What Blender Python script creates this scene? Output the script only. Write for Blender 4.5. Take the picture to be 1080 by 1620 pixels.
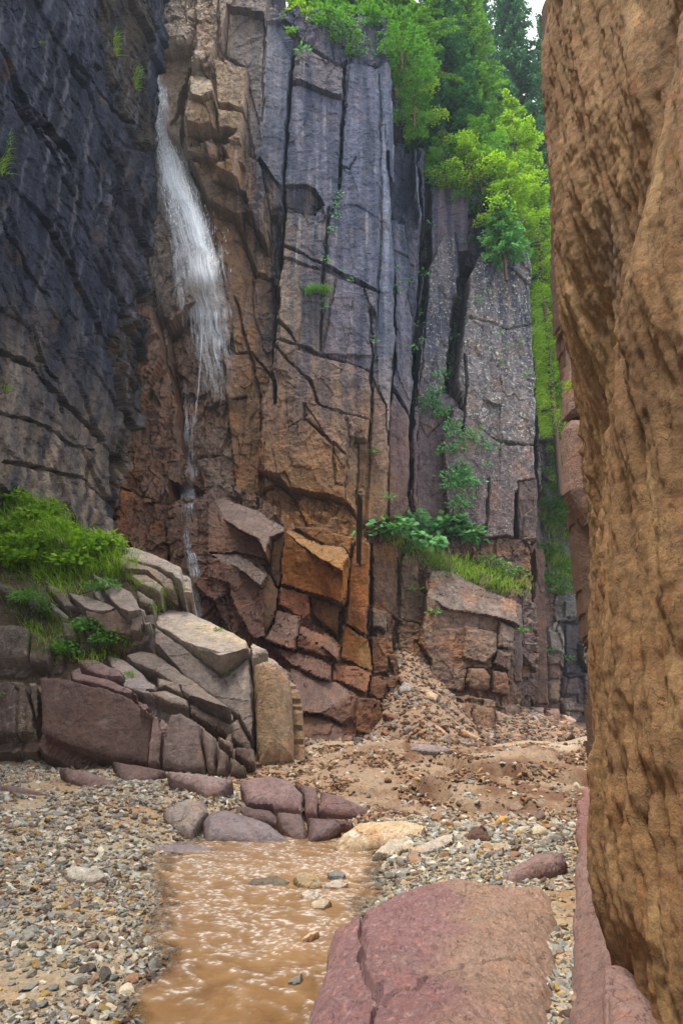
import bpy, math, random
import numpy as np
from mathutils import Vector

for o in list(bpy.data.objects): bpy.data.objects.remove(o)
SC = bpy.context.scene
COL = SC.collection
RNG = np.random.default_rng(7)
random.seed(7)

# ------------------------------------------------------------------ camera
F = 1080.0
PITCH = math.radians(15)
EYE = np.array([0.0, 0.0, 1.6])
cam_d = bpy.data.cameras.new('camera')
cam = bpy.data.objects.new('camera', cam_d); COL.objects.link(cam)
cam.location = EYE
cam.rotation_euler = (math.pi/2 + PITCH, 0, 0)
cam_d.sensor_fit = 'VERTICAL'; cam_d.sensor_height = 36; cam_d.lens = 24
cam_d.clip_start = 0.05; cam_d.clip_end = 2000
SC.camera = cam

# ------------------------------------------------------------------ sky, sun, exposure
SUN_EL, SUN_AZ = 72, 222          # azimuth of the sun seen from the scene, clockwise from +Y
w = bpy.data.worlds.new('World'); SC.world = w; w.use_nodes = True
nt = w.node_tree; bg = nt.nodes['Background']
sky = nt.nodes.new('ShaderNodeTexSky'); sky.sky_type = 'NISHITA'; sky.sun_disc = False
sky.sun_elevation = math.radians(SUN_EL); sky.sun_rotation = math.radians(SUN_AZ)
sky.air_density = 1.0; sky.dust_density = 2.5
tc = nt.nodes.new('ShaderNodeTexCoord')
cn = nt.nodes.new('ShaderNodeTexNoise'); cn.inputs['Scale'].default_value = 2.2; cn.inputs['Detail'].default_value = 6
nt.links.new(tc.outputs['Generated'], cn.inputs['Vector'])
cr = nt.nodes.new('ShaderNodeValToRGB'); cr.color_ramp.elements[0].position = .3; cr.color_ramp.elements[1].position = .55
nt.links.new(cn.outputs['Fac'], cr.inputs['Fac'])
mx = nt.nodes.new('ShaderNodeMix'); mx.data_type = 'RGBA'
nt.links.new(cr.outputs['Color'], mx.inputs['Factor'])
nt.links.new(sky.outputs['Color'], mx.inputs['A'])
mx.inputs['B'].default_value = (9.5, 9.8, 10.2, 1)      # bright thin cloud
nt.links.new(mx.outputs['Result'], bg.inputs['Color'])
bg.inputs['Strength'].default_value = 0.15
sd_ = bpy.data.lights.new('sun', 'SUN'); sd_.energy = 3.2; sd_.angle = math.radians(14); sd_.color = (1, .93, .82)
sun = bpy.data.objects.new('sun', sd_); COL.objects.link(sun)
el, az = math.radians(SUN_EL), math.radians(SUN_AZ)
sdir = Vector((math.sin(az)*math.cos(el), math.cos(az)*math.cos(el), math.sin(el)))
sun.rotation_euler = sdir.to_track_quat('Z', 'Y').to_euler()
SC.view_settings.view_transform = 'Standard'; SC.view_settings.look = 'None'
SC.view_settings.exposure = 0.85; SC.view_settings.gamma = 1
SC.cycles.max_bounces = 6; SC.cycles.transparent_max_bounces = 24
SC.cycles.diffuse_bounces = 3; SC.cycles.glossy_bounces = 2
SC.cycles.use_denoising = True

# ------------------------------------------------------------------ maths helpers
def f32(a): return np.asarray(a, dtype=np.float32)
def hsh(ix, iy, iz, seed):
    h = (ix.astype(np.int64)*374761393 + iy.astype(np.int64)*668265263 + iz.astype(np.int64)*2147483647 + seed*1274126177) & 0xffffffff
    h = ((h ^ (h >> 13))*1274126177) & 0xffffffff
    h = ((h ^ (h >> 16))*2246822519) & 0xffffffff
    return (h ^ (h >> 15)) & 0xffffffff
def noise(x, y, z=0.0, seed=0):
    x = f32(x); y = f32(y); z = f32(z) + 0*x
    xi, yi, zi = np.floor(x), np.floor(y), np.floor(z)
    fx, fy, fz = x-xi, y-yi, z-zi
    ux, uy, uz = [t*t*t*(t*(t*6-15)+10) for t in (fx, fy, fz)]
    xi, yi, zi = xi.astype(np.int64), yi.astype(np.int64), zi.astype(np.int64)
    r = 0
    for a in (0, 1):
        for b in (0, 1):
            for c in (0, 1):
                h = hsh(xi+a, yi+b, zi+c, seed)
                g = ((h & 255)/127.5-1)*(fx-a) + (((h >> 8) & 255)/127.5-1)*(fy-b) + (((h >> 16) & 255)/127.5-1)*(fz-c)
                r = r + g*(ux if a else 1-ux)*(uy if b else 1-uy)*(uz if c else 1-uz)
    return r.astype(np.float32)
def fbm(x, y, z=0.0, o=4, seed=0, g=.5, ridged=False):
    r, a, s = 0, 1.0, 0.0
    for i in range(o):
        k = 2.03**i
        n = noise(np.asarray(x)*k, np.asarray(y)*k, np.asarray(z)*k, seed+i*17)
        if ridged: n = 1-2*np.abs(n)
        r = r+n*a; s += a; a *= g
    return r/s
def worley(u, v, seed=0):
    ui, vi = np.floor(u).astype(np.int64), np.floor(v).astype(np.int64)
    f1 = np.full(u.shape, 9., np.float32); f2 = f1.copy()
    idx = np.zeros(u.shape, np.int64); cx = f1*0; cy = f1*0
    for a in (-1, 0, 1):
        for b in (-1, 0, 1):
            h = hsh(ui+a, vi+b, ui*0, seed)
            px = ui+a+.5+.8*((h & 1023)/1023-.5); py = vi+b+.5+.8*(((h >> 10) & 1023)/1023-.5)
            d = np.sqrt((u-px)**2+(v-py)**2).astype(np.float32)
            c = d < f1
            f2 = np.where(c, f1, np.minimum(f2, d))
            idx = np.where(c, h, idx); cx = np.where(c, px, cx); cy = np.where(c, py, cy)
            f1 = np.where(c, d, f1)
    return f1, f2, idx, cx, cy
def sstep(a, b, x):
    t = np.clip((x-a)/(b-a), 0, 1); return t*t*(3-2*t)
def lin(hx, k=1.0):
    hx = hx.lstrip('#'); c = [int(hx[i:i+2], 16)/255 for i in (0, 2, 4)]
    return np.array([k*(x/12.92 if x < .04045 else ((x+.055)/1.055)**2.4) for x in c], np.float32)
def ray(px, py):
    b = (810-py)/F; s, c = math.sin(PITCH), math.cos(PITCH)
    return np.array([(px-540)/F, c-b*s, s+b*c])
def poly_sd(U, V, P):
    """signed distance, positive inside"""
    n = len(P); d = np.full(U.shape, 1e9, np.float32); ins = np.zeros(U.shape, bool)
    for i in range(n):
        ax, ay = P[i]; bx, by = P[(i+1) % n]
        ex, ey = bx-ax, by-ay
        wx, wy = U-ax, V-ay
        t = np.clip((wx*ex+wy*ey)/(ex*ex+ey*ey+1e-12), 0, 1)
        d = np.minimum(d, (wx-ex*t)**2+(wy-ey*t)**2)
        c = ((ay > V) != (by > V)) & (U < (bx-ax)*(V-ay)/((by-ay) if abs(by-ay) > 1e-9 else 1e-9)+ax)
        ins ^= c
    return np.where(ins, 1, -1)*np.sqrt(d)

# ------------------------------------------------------------------ mesh helpers
def make_mesh(name, verts, faces, mat=None, cols=None, msk=None, smooth=True, uv=None, parent=None):
    """faces: (n,4) or (n,3) int array, or a list of such arrays"""
    if not isinstance(faces, list): faces = [faces]
    faces = [np.asarray(f) for f in faces if len(f)]
    me = bpy.data.meshes.new(name)
    verts = f32(verts)
    me.vertices.add(len(verts)); me.vertices.foreach_set('co', verts.ravel())
    nl = sum(f.size for f in faces); nf = sum(len(f) for f in faces)
    me.loops.add(nl); me.polygons.add(nf)
    lv = np.concatenate([f.ravel() for f in faces]).astype(np.int32)
    tot = np.concatenate([np.full(len(f), f.shape[1], np.int32) for f in faces])
    st = np.concatenate([[0], np.cumsum(tot)[:-1]]).astype(np.int32)
    me.loops.foreach_set('vertex_index', lv)
    me.polygons.foreach_set('loop_start', st)
    me.polygons.foreach_set('use_smooth', np.full(nf, smooth, bool))
    me.update(calc_edges=True)
    if cols is not None:
        a = me.color_attributes.new('Col', 'FLOAT_COLOR', 'POINT')
        a.data.foreach_set('color', f32(np.concatenate([cols, np.ones((len(verts), 1))], 1)).ravel())
    if msk is not None:
        a = me.color_attributes.new('Msk', 'FLOAT_COLOR', 'POINT')
        a.data.foreach_set('color', f32(msk).ravel())
    if uv is not None:
        l = me.uv_layers.new(name='UVMap')
        l.data.foreach_set('uv', f32(uv)[lv].ravel())
    if mat: me.materials.append(mat)
    o = bpy.data.objects.new(name, me); COL.objects.link(o)
    if parent: o.parent = parent
    return o
def tag(o, label=None, cat=None, group=None, kind=None):
    if label: o['label'] = label
    if cat: o['category'] = cat
    if group: o['group'] = group
    if kind: o['kind'] = kind
    return o
def empty(name, loc, label, cat, group=None, rz=0):
    o = bpy.data.objects.new(name, None); COL.objects.link(o); o.location = loc; o.rotation_euler = (0, 0, rz)
    o.empty_display_size = .1
    return tag(o, label, cat, group)
def grid_faces(ny, nx):
    i = np.arange(ny*nx).reshape(ny, nx)
    return np.stack([i[:-1, :-1], i[:-1, 1:], i[1:, 1:], i[1:, :-1]], -1).reshape(-1, 4)

# ------------------------------------------------------------------ materials
class NT:
    def __init__(s, name):
        s.m = bpy.data.materials.new(name); s.m.use_nodes = True; s.t = s.m.node_tree
        s.b = s.t.nodes['Principled BSDF']; s.out = s.t.nodes['Material Output']
    def n(s, typ, **kw):
        x = s.t.nodes.new(typ)
        for k, v in kw.items():
            if k in x.inputs.keys(): x.inputs[k].default_value = v
            else: setattr(x, k, v)
        return x
    def l(s, a, b): s.t.links.new(a, b)
    def math(s, op, a, b=None, clamp=False):
        x = s.n('ShaderNodeMath', operation=op); x.use_clamp = clamp
        for i, q in enumerate((a, b)):
            if q is None: continue
            if isinstance(q, (int, float)): x.inputs[i].default_value = q
            else: s.l(q, x.inputs[i])
        return x.outputs[0]
    def mix(s, f, a, b, blend='MIX'):
        x = s.n('ShaderNodeMix', data_type='RGBA', blend_type=blend)
        for k, q in (('Factor', f), ('A', a), ('B', b)):
            if isinstance(q, (int, float)): x.inputs[k].default_value = q
            elif isinstance(q, tuple): x.inputs[k].default_value = (*q, 1)
            else: s.l(q, x.inputs[k])
        return x.outputs['Result']
    def noise(s, scale, detail=5, rough=.6, vec=None, dist=0.0):
        x = s.n('ShaderNodeTexNoise'); x.inputs['Scale'].default_value = scale
        x.inputs['Detail'].default_value = detail; x.inputs['Roughness'].default_value = rough
        x.inputs['Distortion'].default_value = dist
        s.l(vec if vec is not None else s.geo(), x.inputs['Vector'])
        return x.outputs['Fac']
    def geo(s):
        if not hasattr(s, '_g'): s._g = s.n('ShaderNodeNewGeometry').outputs['Position']
        return s._g
    def scaled(s, v, src=None):
        x = s.n('ShaderNodeMapping'); x.inputs['Scale'].default_value = v
        s.l(src if src is not None else s.geo(), x.inputs['Vector']); return x.outputs['Vector']
    def ramp(s, f, a, b, clampv=True):
        x = s.n('ShaderNodeMapRange'); x.inputs['From Min'].default_value = a; x.inputs['From Max'].default_value = b
        s.l(f, x.inputs['Value']); return x.outputs['Result']

def rock_mat(name, fine=1.0, bump=.5, grain=.35, base=None, rough=.75, spec=.35, streaks=0.0, spots=None):
    """fine: overall size multiplier of the texture (bigger = coarser)"""
    q = NT(name)
    if base is None:
        at = q.n('ShaderNodeVertexColor', layer_name='Col'); col = at.outputs['Color']
    else:
        col = q.n('ShaderNodeRGB'); col.outputs[0].default_value = (*base, 1); col = col.outputs[0]
    mk = q.n('ShaderNodeVertexColor', layer_name='Msk'); sep = q.n('ShaderNodeSeparateColor'); q.l(mk.outputs['Color'], sep.inputs[0])
    wet, lich, rg = sep.outputs[0], sep.outputs[1], sep.outputs[2]
    n1 = q.noise(2.2/fine, 7, .65); n2 = q.noise(14/fine, 6, .7); n3 = q.noise(70/fine, 3, .7)
    n4 = q.noise(6/fine, 8, .72)
    f = q.math('ADD', q.math('MULTIPLY', n1, .8), q.math('ADD', q.math('MULTIPLY', n2, .9), q.math('MULTIPLY', n3, grain*2)))
    f = q.math('ADD', f, q.math('MULTIPLY', n4, 1.3))
    f = q.ramp(f, 1.05+grain*.55, 1.95+grain*1.4)
    lo = q.mix(1.0, col, (.22, .22, .25), 'MULTIPLY'); hi = q.mix(1.0, col, (2.0, 1.92, 1.8), 'MULTIPLY')
    c = q.mix(f, lo, hi)
    # iron tint patches
    t = q.ramp(q.noise(1.1/fine, 4, .6, dist=.6), .5, .7)
    c = q.mix(q.math('MULTIPLY', t, .35), c, q.mix(1.0, c, (1.35, .9, .62), 'MULTIPLY'))
    # thin dark fissures
    vo = q.n('ShaderNodeTexVoronoi', feature='DISTANCE_TO_EDGE'); vo.inputs['Scale'].default_value = 1.6/fine
    wv = q.n('ShaderNodeVectorMath', operation='ADD')
    nn = q.n('ShaderNodeTexNoise'); nn.inputs['Scale'].default_value = 3/fine; nn.inputs['Detail'].default_value = 5; q.l(q.geo(), nn.inputs['Vector'])
    sc = q.n('ShaderNodeVectorMath', operation='SCALE'); sc.inputs['Scale'].default_value = .55*fine; q.l(nn.outputs['Color'], sc.inputs[0])
    q.l(sc.outputs[0], wv.inputs[0]); q.l(q.scaled((1, 1, .55)), wv.inputs[1]); q.l(wv.outputs[0], vo.inputs['Vector'])
    fis = q.ramp(vo.outputs['Distance'], 0.0, .03)
    gate = q.ramp(q.noise(1.3/fine, 2, .5), .5, .56)
    fis = q.math('MAXIMUM', fis, q.math('SUBTRACT', 1.0, gate))
    c = q.mix(q.math('MULTIPLY', q.math('SUBTRACT', 1.0, fis), .65), c, (.02, .017, .018))
    # lichen: pale crusts
    lv = q.n('ShaderNodeTexVoronoi', feature='F1'); lv.inputs['Scale'].default_value = 5.5/fine; q.l(wv.outputs[0], lv.inputs['Vector'])
    lm = q.math('MULTIPLY', q.math('SUBTRACT', 1.0, q.ramp(lv.outputs['Distance'], .12, .26)), q.ramp(q.noise(2.3/fine, 5, .7), .43, .56))
    l2 = q.ramp(q.noise(7/fine, 7, .8), .55, .63)
    lm = q.math('MULTIPLY', q.math('MAXIMUM', lm, q.math('MULTIPLY', l2, .8)), lich, True)
    c = q.mix(lm, c, (.52, .53, .43))
    wetc = q.mix(q.math('MULTIPLY', wet, .45), c, q.mix(1.0, c, (.45, .42, .4), 'MULTIPLY'))
    q.l(wetc, q.b.inputs['Base Color'])
    r = q.math('SUBTRACT', rough, q.math('MULTIPLY', wet, rough-.2)); r2 = q.math('ADD', r, q.math('MULTIPLY', q.math('SUBTRACT', n2, .5), .3), True)
    q.l(r2, q.b.inputs['Roughness']); q.l(q.math('ADD', q.math('MULTIPLY', wet, .55), spec), q.b.inputs['Specular IOR Level'])
    h = q.math('ADD', q.math('MULTIPLY', n2, .10*fine), q.math('ADD', q.math('MULTIPLY', n3, .03*fine), q.math('MULTIPLY', fis, .03*fine)))
    h = q.math('ADD', h, q.math('MULTIPLY', n4, .14*fine))
    bp = q.n('ShaderNodeBump'); bp.inputs['Strength'].default_value = bump; bp.inputs['Distance'].default_value = 1.0
    q.l(h, bp.inputs['Height']); q.l(bp.outputs[0], q.b.inputs['Normal'])
    return q.m

def leaf_mat(name, c1, c2, trans=.35, rough=.5):
    q = NT(name)
    at = q.n('ShaderNodeVertexColor', layer_name='Col')
    c = q.mix(at.outputs['Color'], tuple(c1), tuple(c2))
    q.l(c, q.b.inputs['Base Color']); q.b.inputs['Roughness'].default_value = rough
    q.b.inputs['Specular IOR Level'].default_value = .25
    tr = q.n('ShaderNodeBsdfTranslucent')
    q.l(q.mix(1.0, c, (1.25, 1.3, .5), 'MULTIPLY'), tr.inputs['Color'])
    ms = q.n('ShaderNodeMixShader'); ms.inputs[0].default_value = trans
    q.l(q.b.outputs[0], ms.inputs[1]); q.l(tr.outputs[0], ms.inputs[2]); q.l(ms.outputs[0], q.out.inputs['Surface'])
    return q.m

# ------------------------------------------------------------------ relief engine
class Relief:
    """A rock face: plane with origin O, axes u, v, outward normal n, and heights along n. Facets are traced on the photo
    and dropped on the plane at their own real distance; blocks become solid objects of their own."""
    def __init__(s, O, u, v, u0, u1, v0, v1, cell, h0=0.0, warp=.06, col='#6b5548', seed=1, wf=1.0, edge=1.0):
        s.O = np.array(O, float); s.u = np.array(u, float); s.u /= np.linalg.norm(s.u)
        s.v = np.array(v, float); s.v /= np.linalg.norm(s.v)
        s.n = np.cross(s.u, s.v)
        s.cell = cell; s.u0, s.v0 = u0, v0
        us = np.arange(u0, u1, cell); vs = np.arange(v0, v1, cell)
        s.U, s.V = [f32(a) for a in np.meshgrid(us, vs)]
        s.shape = s.U.shape
        s.Uw = s.U+warp*fbm(s.U*wf, s.V*wf, 3.1, 4, seed+90)*1.6; s.Vw = s.V+warp*fbm(s.U*wf, s.V*wf, 7.7, 4, seed+95)*1.6
        mk = lambda h: dict(H=np.full(s.shape, h, np.float32), C=np.tile(lin(col), (*s.shape, 1)), M=np.zeros((*s.shape, 4), np.float32), A=np.full(s.shape, .5, np.float32), E=np.full(s.shape, 9., np.float32))
        s.L = [mk(h0), mk(-99.)]
        s.id = np.full(s.shape, -1, np.int32); s.blocks = []
        s.seed = seed; s.smooth = False; s.edge = edge; s.tone = (1, 1)
    def to_uv(s, px, py, h):
        d = ray(px, py); p0 = s.O+s.n*h
        t = np.dot(p0-EYE, s.n)/np.dot(d, s.n)
        q = EYE+d*t-s.O
        return np.dot(q, s.u), np.dot(q, s.v)
    def facet(s, pts, h, gu=0., gv=0., col=None, bw=.12, rnd=.12, crack=.08, A=.5, wet=0., lich=0., mode='set', layer=0, bid=None, jag=1.0):
        bw *= s.edge; rnd *= s.edge
        P = [s.to_uv(x, y, h) for x, y in pts]
        uc, vc = np.mean([p[0] for p in P]), np.mean([p[1] for p in P])
        for _ in range(3):
            P = [s.to_uv(x, y, h+gu*(p[0]-uc)+gv*(p[1]-vc)) for (x, y), p in zip(pts, P)]
        us = [p[0] for p in P]; vs = [p[1] for p in P]
        m = .3
        i0 = max(0, int((min(vs)-m-s.v0)/s.cell)); i1 = min(s.shape[0], int((max(vs)+m-s.v0)/s.cell)+2)
        j0 = max(0, int((min(us)-m-s.u0)/s.cell)); j1 = min(s.shape[1], int((max(us)+m-s.u0)/s.cell)+2)
        if i1 <= i0 or j1 <= j0: return
        sl = (slice(i0, i1), slice(j0, j1))
        U, V = s.U[sl], s.V[sl]
        Ux = U+(s.Uw[sl]-U)*jag; Vx = V+(s.Vw[sl]-V)*jag
        sd = poly_sd(Ux, Vx, P)
        pl = h+gu*(U-uc)+gv*(V-vc)
        t = np.clip(1-sd/bw, 0, 1)
        val = pl-rnd*(1-np.sqrt(np.clip(1-t*t, 0, 1)))-crack*(sd < s.cell*1.1)
        ins = sd > 0
        L = s.L[layer]
        if mode == 'max': ins = ins & (val > L['H'][sl])
        if mode == 'min': ins = ins & (val < L['H'][sl])
        L['H'][sl] = np.where(ins, val, L['H'][sl])
        c = lin(col) if isinstance(col, str) else col
        if c is not None: L['C'][sl] = np.where(ins[..., None], c, L['C'][sl])
        L['A'][sl] = np.where(ins, A, L['A'][sl])
        L['E'][sl] = np.where(ins, sd, L['E'][sl])
        for k, q in ((0, wet), (1, lich)): L['M'][sl][..., k] = np.where(ins, q, L['M'][sl][..., k])
        if bid is not None: s.id[sl] = np.where(ins, bid, s.id[sl])
    def block(s, name, label, cat, facets, group=None, T=1.0, **kw):
        bid = len(s.blocks); s.blocks.append((name, label, cat, group, T))
        for f in facets:
            k = dict(kw); k.update(f[4] if len(f) > 4 else {})
            if len(facets) > 1: k['crack'] = 0.; k['bw'] = k.get('bw', .12)*.5; k['rnd'] = k.get('rnd', .12)*.4
            s.facet(f[0], f[1][0], f[1][1], f[1][2], f[2], layer=1, bid=bid, mode=k.pop('mode', 'set'), **k) if len(f) < 4 else \
            s.facet(f[0], f[1][0], f[1][1], f[1][2], f[2], layer=1, bid=bid, mode=f[3], **k)
    def fill(s, n=14, drop=.05):
        def grow(K, arrs, n):
            K = K.copy()
            for _ in range(n):
                Kf = K.astype(np.float32); w = np.zeros_like(Kf); acc = [np.zeros_like(a) for a in arrs]
                for dy, dx in ((0, 1), (0, -1), (1, 0), (-1, 0)):
                    kk = np.roll(Kf, (dy, dx), (0, 1)); w += kk
                    for q, a in enumerate(arrs):
                        ra = np.roll(a, (dy, dx), (0, 1)); acc[q] += ra*(kk if a.ndim == 2 else kk[..., None])
                new = (~K) & (w > 0); ww = np.maximum(w, 1)
                for q, a in enumerate(arrs):
                    v = acc[q]/(ww if a.ndim == 2 else ww[..., None]); a[new] = v[new]
                K |= new
            return K
        L = s.L[0]; K = (L['E'] < 9); H = L['H'].copy(); C = L['C'].copy(); A = L['A'].copy(); M = L['M'].copy()
        K2 = grow(K, [H, C, A, M], n); nw = K2 & ~K
        L['H'][nw] = H[nw]-drop; L['C'][nw] = C[nw]; L['A'][nw] = A[nw]; L['M'][nw] = M[nw]
        if len(s.blocks):
            B = s.L[1]; K = s.id >= 0; H = B['H'].copy(); C = B['C'].copy(); K2 = grow(K, [H, C], n)
            t = H-.28; up = K2 & (t > L['H']) & ~(K & (t > 90)); L['H'][up] = t[up]; L['C'][up] = C[up]
    def merge_colors(s, k=36, amt=.5):
        """stains and tints run across the joints"""
        for L in s.L:
            C = L['C']; B = C.copy()
            for ax in (0, 1, 0, 1):
                pad = [(0, 0)]*3; pad[ax] = (k+1, k)
                cs = np.cumsum(np.pad(B, pad, 'edge'), axis=ax, dtype=np.float64)
                a = [slice(None)]*3; b_ = [slice(None)]*3; a[ax] = slice(2*k+1, None); b_[ax] = slice(0, -(2*k+1))
                B = ((cs[tuple(a)]-cs[tuple(b_)])/(2*k+1)).astype(np.float32)
            if L is s.L[1]: amt *= .3
            L['C'] = C*(1-amt)+B[:C.shape[0], :C.shape[1]]*amt
    def blend_colors(s, r=2):
        for L in s.L:
            C = L['C']
            for _ in range(r):
                C[1:-1, 1:-1] = (C[1:-1, 1:-1]*2+C[:-2, 1:-1]+C[2:, 1:-1]+C[1:-1, :-2]+C[1:-1, 2:])/6
    def fracture(s, su, sv, amp, tilt=.3, groove=.03, warp=.25, layer=(0, 1), shear=0., w=None, gw=.06):
        Uf = s.U/su+shear*s.V; Vf = s.V/sv
        wa = fbm(s.U/su*.9, s.V/sv*.9, 2.2, 3, s.seed+33)*warp; wb = fbm(s.U/su*.9, s.V/sv*.9, 5.2, 3, s.seed+34)*warp
        s.seed += 5
        f1, f2, idx, cx, cy = worley(Uf+wa, Vf+wb, s.seed)
        r = ((idx >> 5) & 1023)/1023-.5; ta = ((idx >> 12) & 1023)/1023-.5; tb = ((idx >> 18) & 1023)/1023-.5
        h = r+tilt*2*(ta*(Uf-cx)+tb*(Vf-cy))
        e = np.clip((f2-f1)/gw, 0, 1)
        for k in layer:
            L = s.L[k]; ww = L['A'] if w is None else w*L['A']
            L['H'] += ww*(amp*h-groove*(1-e)**2)
            L['C'] *= (1+.28*(((idx >> 8) & 255)/255-.5)*ww)[..., None]
    def roughen(s, amp=.06, f=1.5, seed=5, o=6, ridged=False, su=1., sv=1.):
        n = fbm(s.U*f*su, s.V*f*sv, 1.3, o, seed, .55, ridged)
        for L in s.L: L['H'] += amp*n*(.4+L['A'])
    def carve(s, pts, width=.05, depth=.3, layer=0, px=True):
        width = max(width*.62, s.cell*1.4)
        """a crack along a photo polyline"""
        Q = []
        for x, y in pts:
            hh = 0.
            for _ in range(5):
                u, v = s.to_uv(x, y, hh); hh = s.at(u, v)
            Q.append((u, v))
        U, V = s.Uw+.03*noise(s.U*9, s.V*9, 0, 3), s.Vw
        for (ax, ay), (bx, by) in zip(Q[:-1], Q[1:]):
            m = .6
            i0 = max(0, int((min(ay, by)-m-s.v0)/s.cell)); i1 = min(s.shape[0], int((max(ay, by)+m-s.v0)/s.cell)+2)
            j0 = max(0, int((min(ax, bx)-m-s.u0)/s.cell)); j1 = min(s.shape[1], int((max(ax, bx)+m-s.u0)/s.cell)+2)
            if i1 <= i0 or j1 <= j0: continue
            sl = (slice(i0, i1), slice(j0, j1))
            ex, ey = bx-ax, by-ay; wx, wy = U[sl]-ax, V[sl]-ay
            t = np.clip((wx*ex+wy*ey)/(ex*ex+ey*ey+1e-9), 0, 1)
            d = np.sqrt((wx-ex*t)**2+(wy-ey*t)**2)/(.55+.9*np.clip(.5+noise(U[sl]*2.3, V[sl]*2.3, 0, 8)*1.6, 0, 1))
            for k in ((0, 1) if layer is None else (layer,)):
                s.L[k]['H'][sl] -= depth*np.clip(1-d/width, 0, 1)**.7
    def at(s, u, v):
        j = int(round((u-s.u0)/s.cell)); i = int(round((v-s.v0)/s.cell))
        i = min(max(i, 0), s.shape[0]-1); j = min(max(j, 0), s.shape[1]-1)
        return float(max(s.L[0]['H'][i, j], s.L[1]['H'][i, j] if s.id[i, j] >= 0 else -99))
    def hit(s, px, py, off=0.):
        """world point where the ray of a photo pixel first meets the rock"""
        d = ray(px, py); ca = np.dot(d, s.n)
        hs = np.linspace(8, -8, 321); prev = None
        for h in hs:
            u, v = s.to_uv(px, py, h)
            if s.at(u, v) >= h: break
        p = s.O+s.u*u+s.v*v+s.n*(h+off)
        return p
    def paint(s, fn):
        for L in s.L: fn(s, L)
    def build(s, name, mat, kind=None, label=None, cat=None, cut=None, skirt=1.5):
        k_, sat = s.tone
        for L in s.L:
            g = L['C'].mean(-1, keepdims=True); L['C'] = np.clip((g+(L['C']-g)*sat)*k_, .004, .9)
        def emit(nm, L, own, T):
            H = L['H']
            q = own[:-1, :-1] & own[:-1, 1:] & own[1:, 1:] & own[1:, :-1]
            if q.sum() < 6: return None
            idx = np.arange(H.size).reshape(s.shape)
            fc = np.stack([idx[:-1, :-1][q], idx[:-1, 1:][q], idx[1:, 1:][q], idx[1:, :-1][q]], -1)
            E = np.concatenate([fc[:, [a, b]] for a, b in ((0, 1), (1, 2), (2, 3), (3, 0))])
            key = np.sort(E, 1); kk = key[:, 0].astype(np.int64)*H.size+key[:, 1]
            _, first, cnt = np.unique(kk, return_index=True, return_counts=True)
            be = E[first[cnt == 1]]
            used, inv = np.unique(fc, return_inverse=True); fc = inv.reshape(-1, 4)
            re = np.searchsorted(used, be)
            Uf, Vf, Hf = s.U.ravel()[used], s.V.ravel()[used], H.ravel()[used]
            P = s.O+np.outer(Uf, s.u)+np.outer(Vf, s.v)+np.outer(Hf, s.n)
            C = L['C'].reshape(-1, 3)[used]; M = L['M'].reshape(-1, 4)[used].copy(); M[:, 3] = 1
            faces = [fc]; bv, binv = np.unique(re, return_inverse=True); ring = binv.reshape(-1, 2)
            prev = bv; m = 5 if T > .4 else 2
            allP, allC, allM = [P], [C], [M]; tot = len(P)
            for k in range(1, m+1):
                Pk = P[bv]-np.outer(np.full(len(bv), T*k/m), s.n)
                j = .05*min(1, T)*np.stack([fbm(Pk[:, 0]*2.2, Pk[:, 1]*2.2, Pk[:, 2]*2.2, 3, 50+a) for a in range(3)], 1)*(1 if k < m else 0)
                allP.append(Pk+j); allC.append(C[bv]); allM.append(M[bv])
                cur = np.arange(tot, tot+len(bv)); tot += len(bv)
                faces.append(np.stack([prev[ring[:, 1]], prev[ring[:, 0]], cur[ring[:, 0]], cur[ring[:, 1]]], -1))
                prev = cur
            return make_mesh(nm, np.concatenate(allP), faces, mat, np.concatenate(allC), np.concatenate(allM), smooth=s.smooth)
        out = []
        if name:
            own = np.ones(s.shape, bool) if cut is None else ~cut(s)
            o = emit(name, s.L[0], own & (s.L[0]['H'] > -50), skirt); tag(o, label, cat, None, kind); out.append(o)
        for k, (nm, lb, ct, gr, T) in enumerate(s.blocks):
            o = emit(nm, s.L[1], s.id == k, T)
            if o: tag(o, lb, ct, gr, 'thing'); out.append(o)
            else: print('EMPTY BLOCK', nm, lb)
        return out
def cpt(x0, y0, k, pts): return [(x0+x*k, y0+y*k) for x, y in pts]
M_CLIFF = rock_mat('cliff_rock', fine=1.0, bump=.55, spec=.14)
M_BLOCK = rock_mat('outcrop_rock', fine=.6, bump=.5)
M_NEAR = rock_mat('stream_rock', fine=.25, bump=.5, spec=.4)

# ================================================================== BACK WALL (24 m away) with the ledges at its foot
W = Relief((0, 24, 0), (1, 0, 0), (0, 0, 1), -10, 12, -1.5, 36, .042, h0=-1.0, warp=.12, col='#6d5a4e', seed=11, edge=.55)
W.tone = (.64, .95)
f = W.facet
# left of and around the fall
f([(150, 520), (238, 480), (262, 560), (278, 620), (290, 800), (292, 980), (140, 990)], 1.3, -.1, -.05, '#7a5338', bw=.4, rnd=.4, A=1.6)
f([(185, 770), (262, 800), (290, 850), (290, 980), (180, 900)], 2.1, 0, -.35, '#7d5034', bw=.4, rnd=.4, A=1.5)
f([(220, -40), (240, -40), (250, 90), (300, 250), (345, 340), (372, 480), (400, 560), (408, 850), (330, 800), (300, 700), (262, 560), (238, 430), (215, 200)], -.2, -.12, -.10, '#85776d', bw=.5, rnd=.6, A=1.1, wet=.7)
f([(236, 40), (305, 45), (308, 110), (300, 150), (288, 200), (300, 250), (262, 200), (240, 120)], .7, .1, .0, '#a08a70', bw=.5, rnd=.5, A=1.0)
f([(232, -60), (312, -60), (308, 60), (296, 70), (240, 66)], .9, 0, -.25, '#ab9884', bw=.5, rnd=.6, A=1.4)
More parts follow.
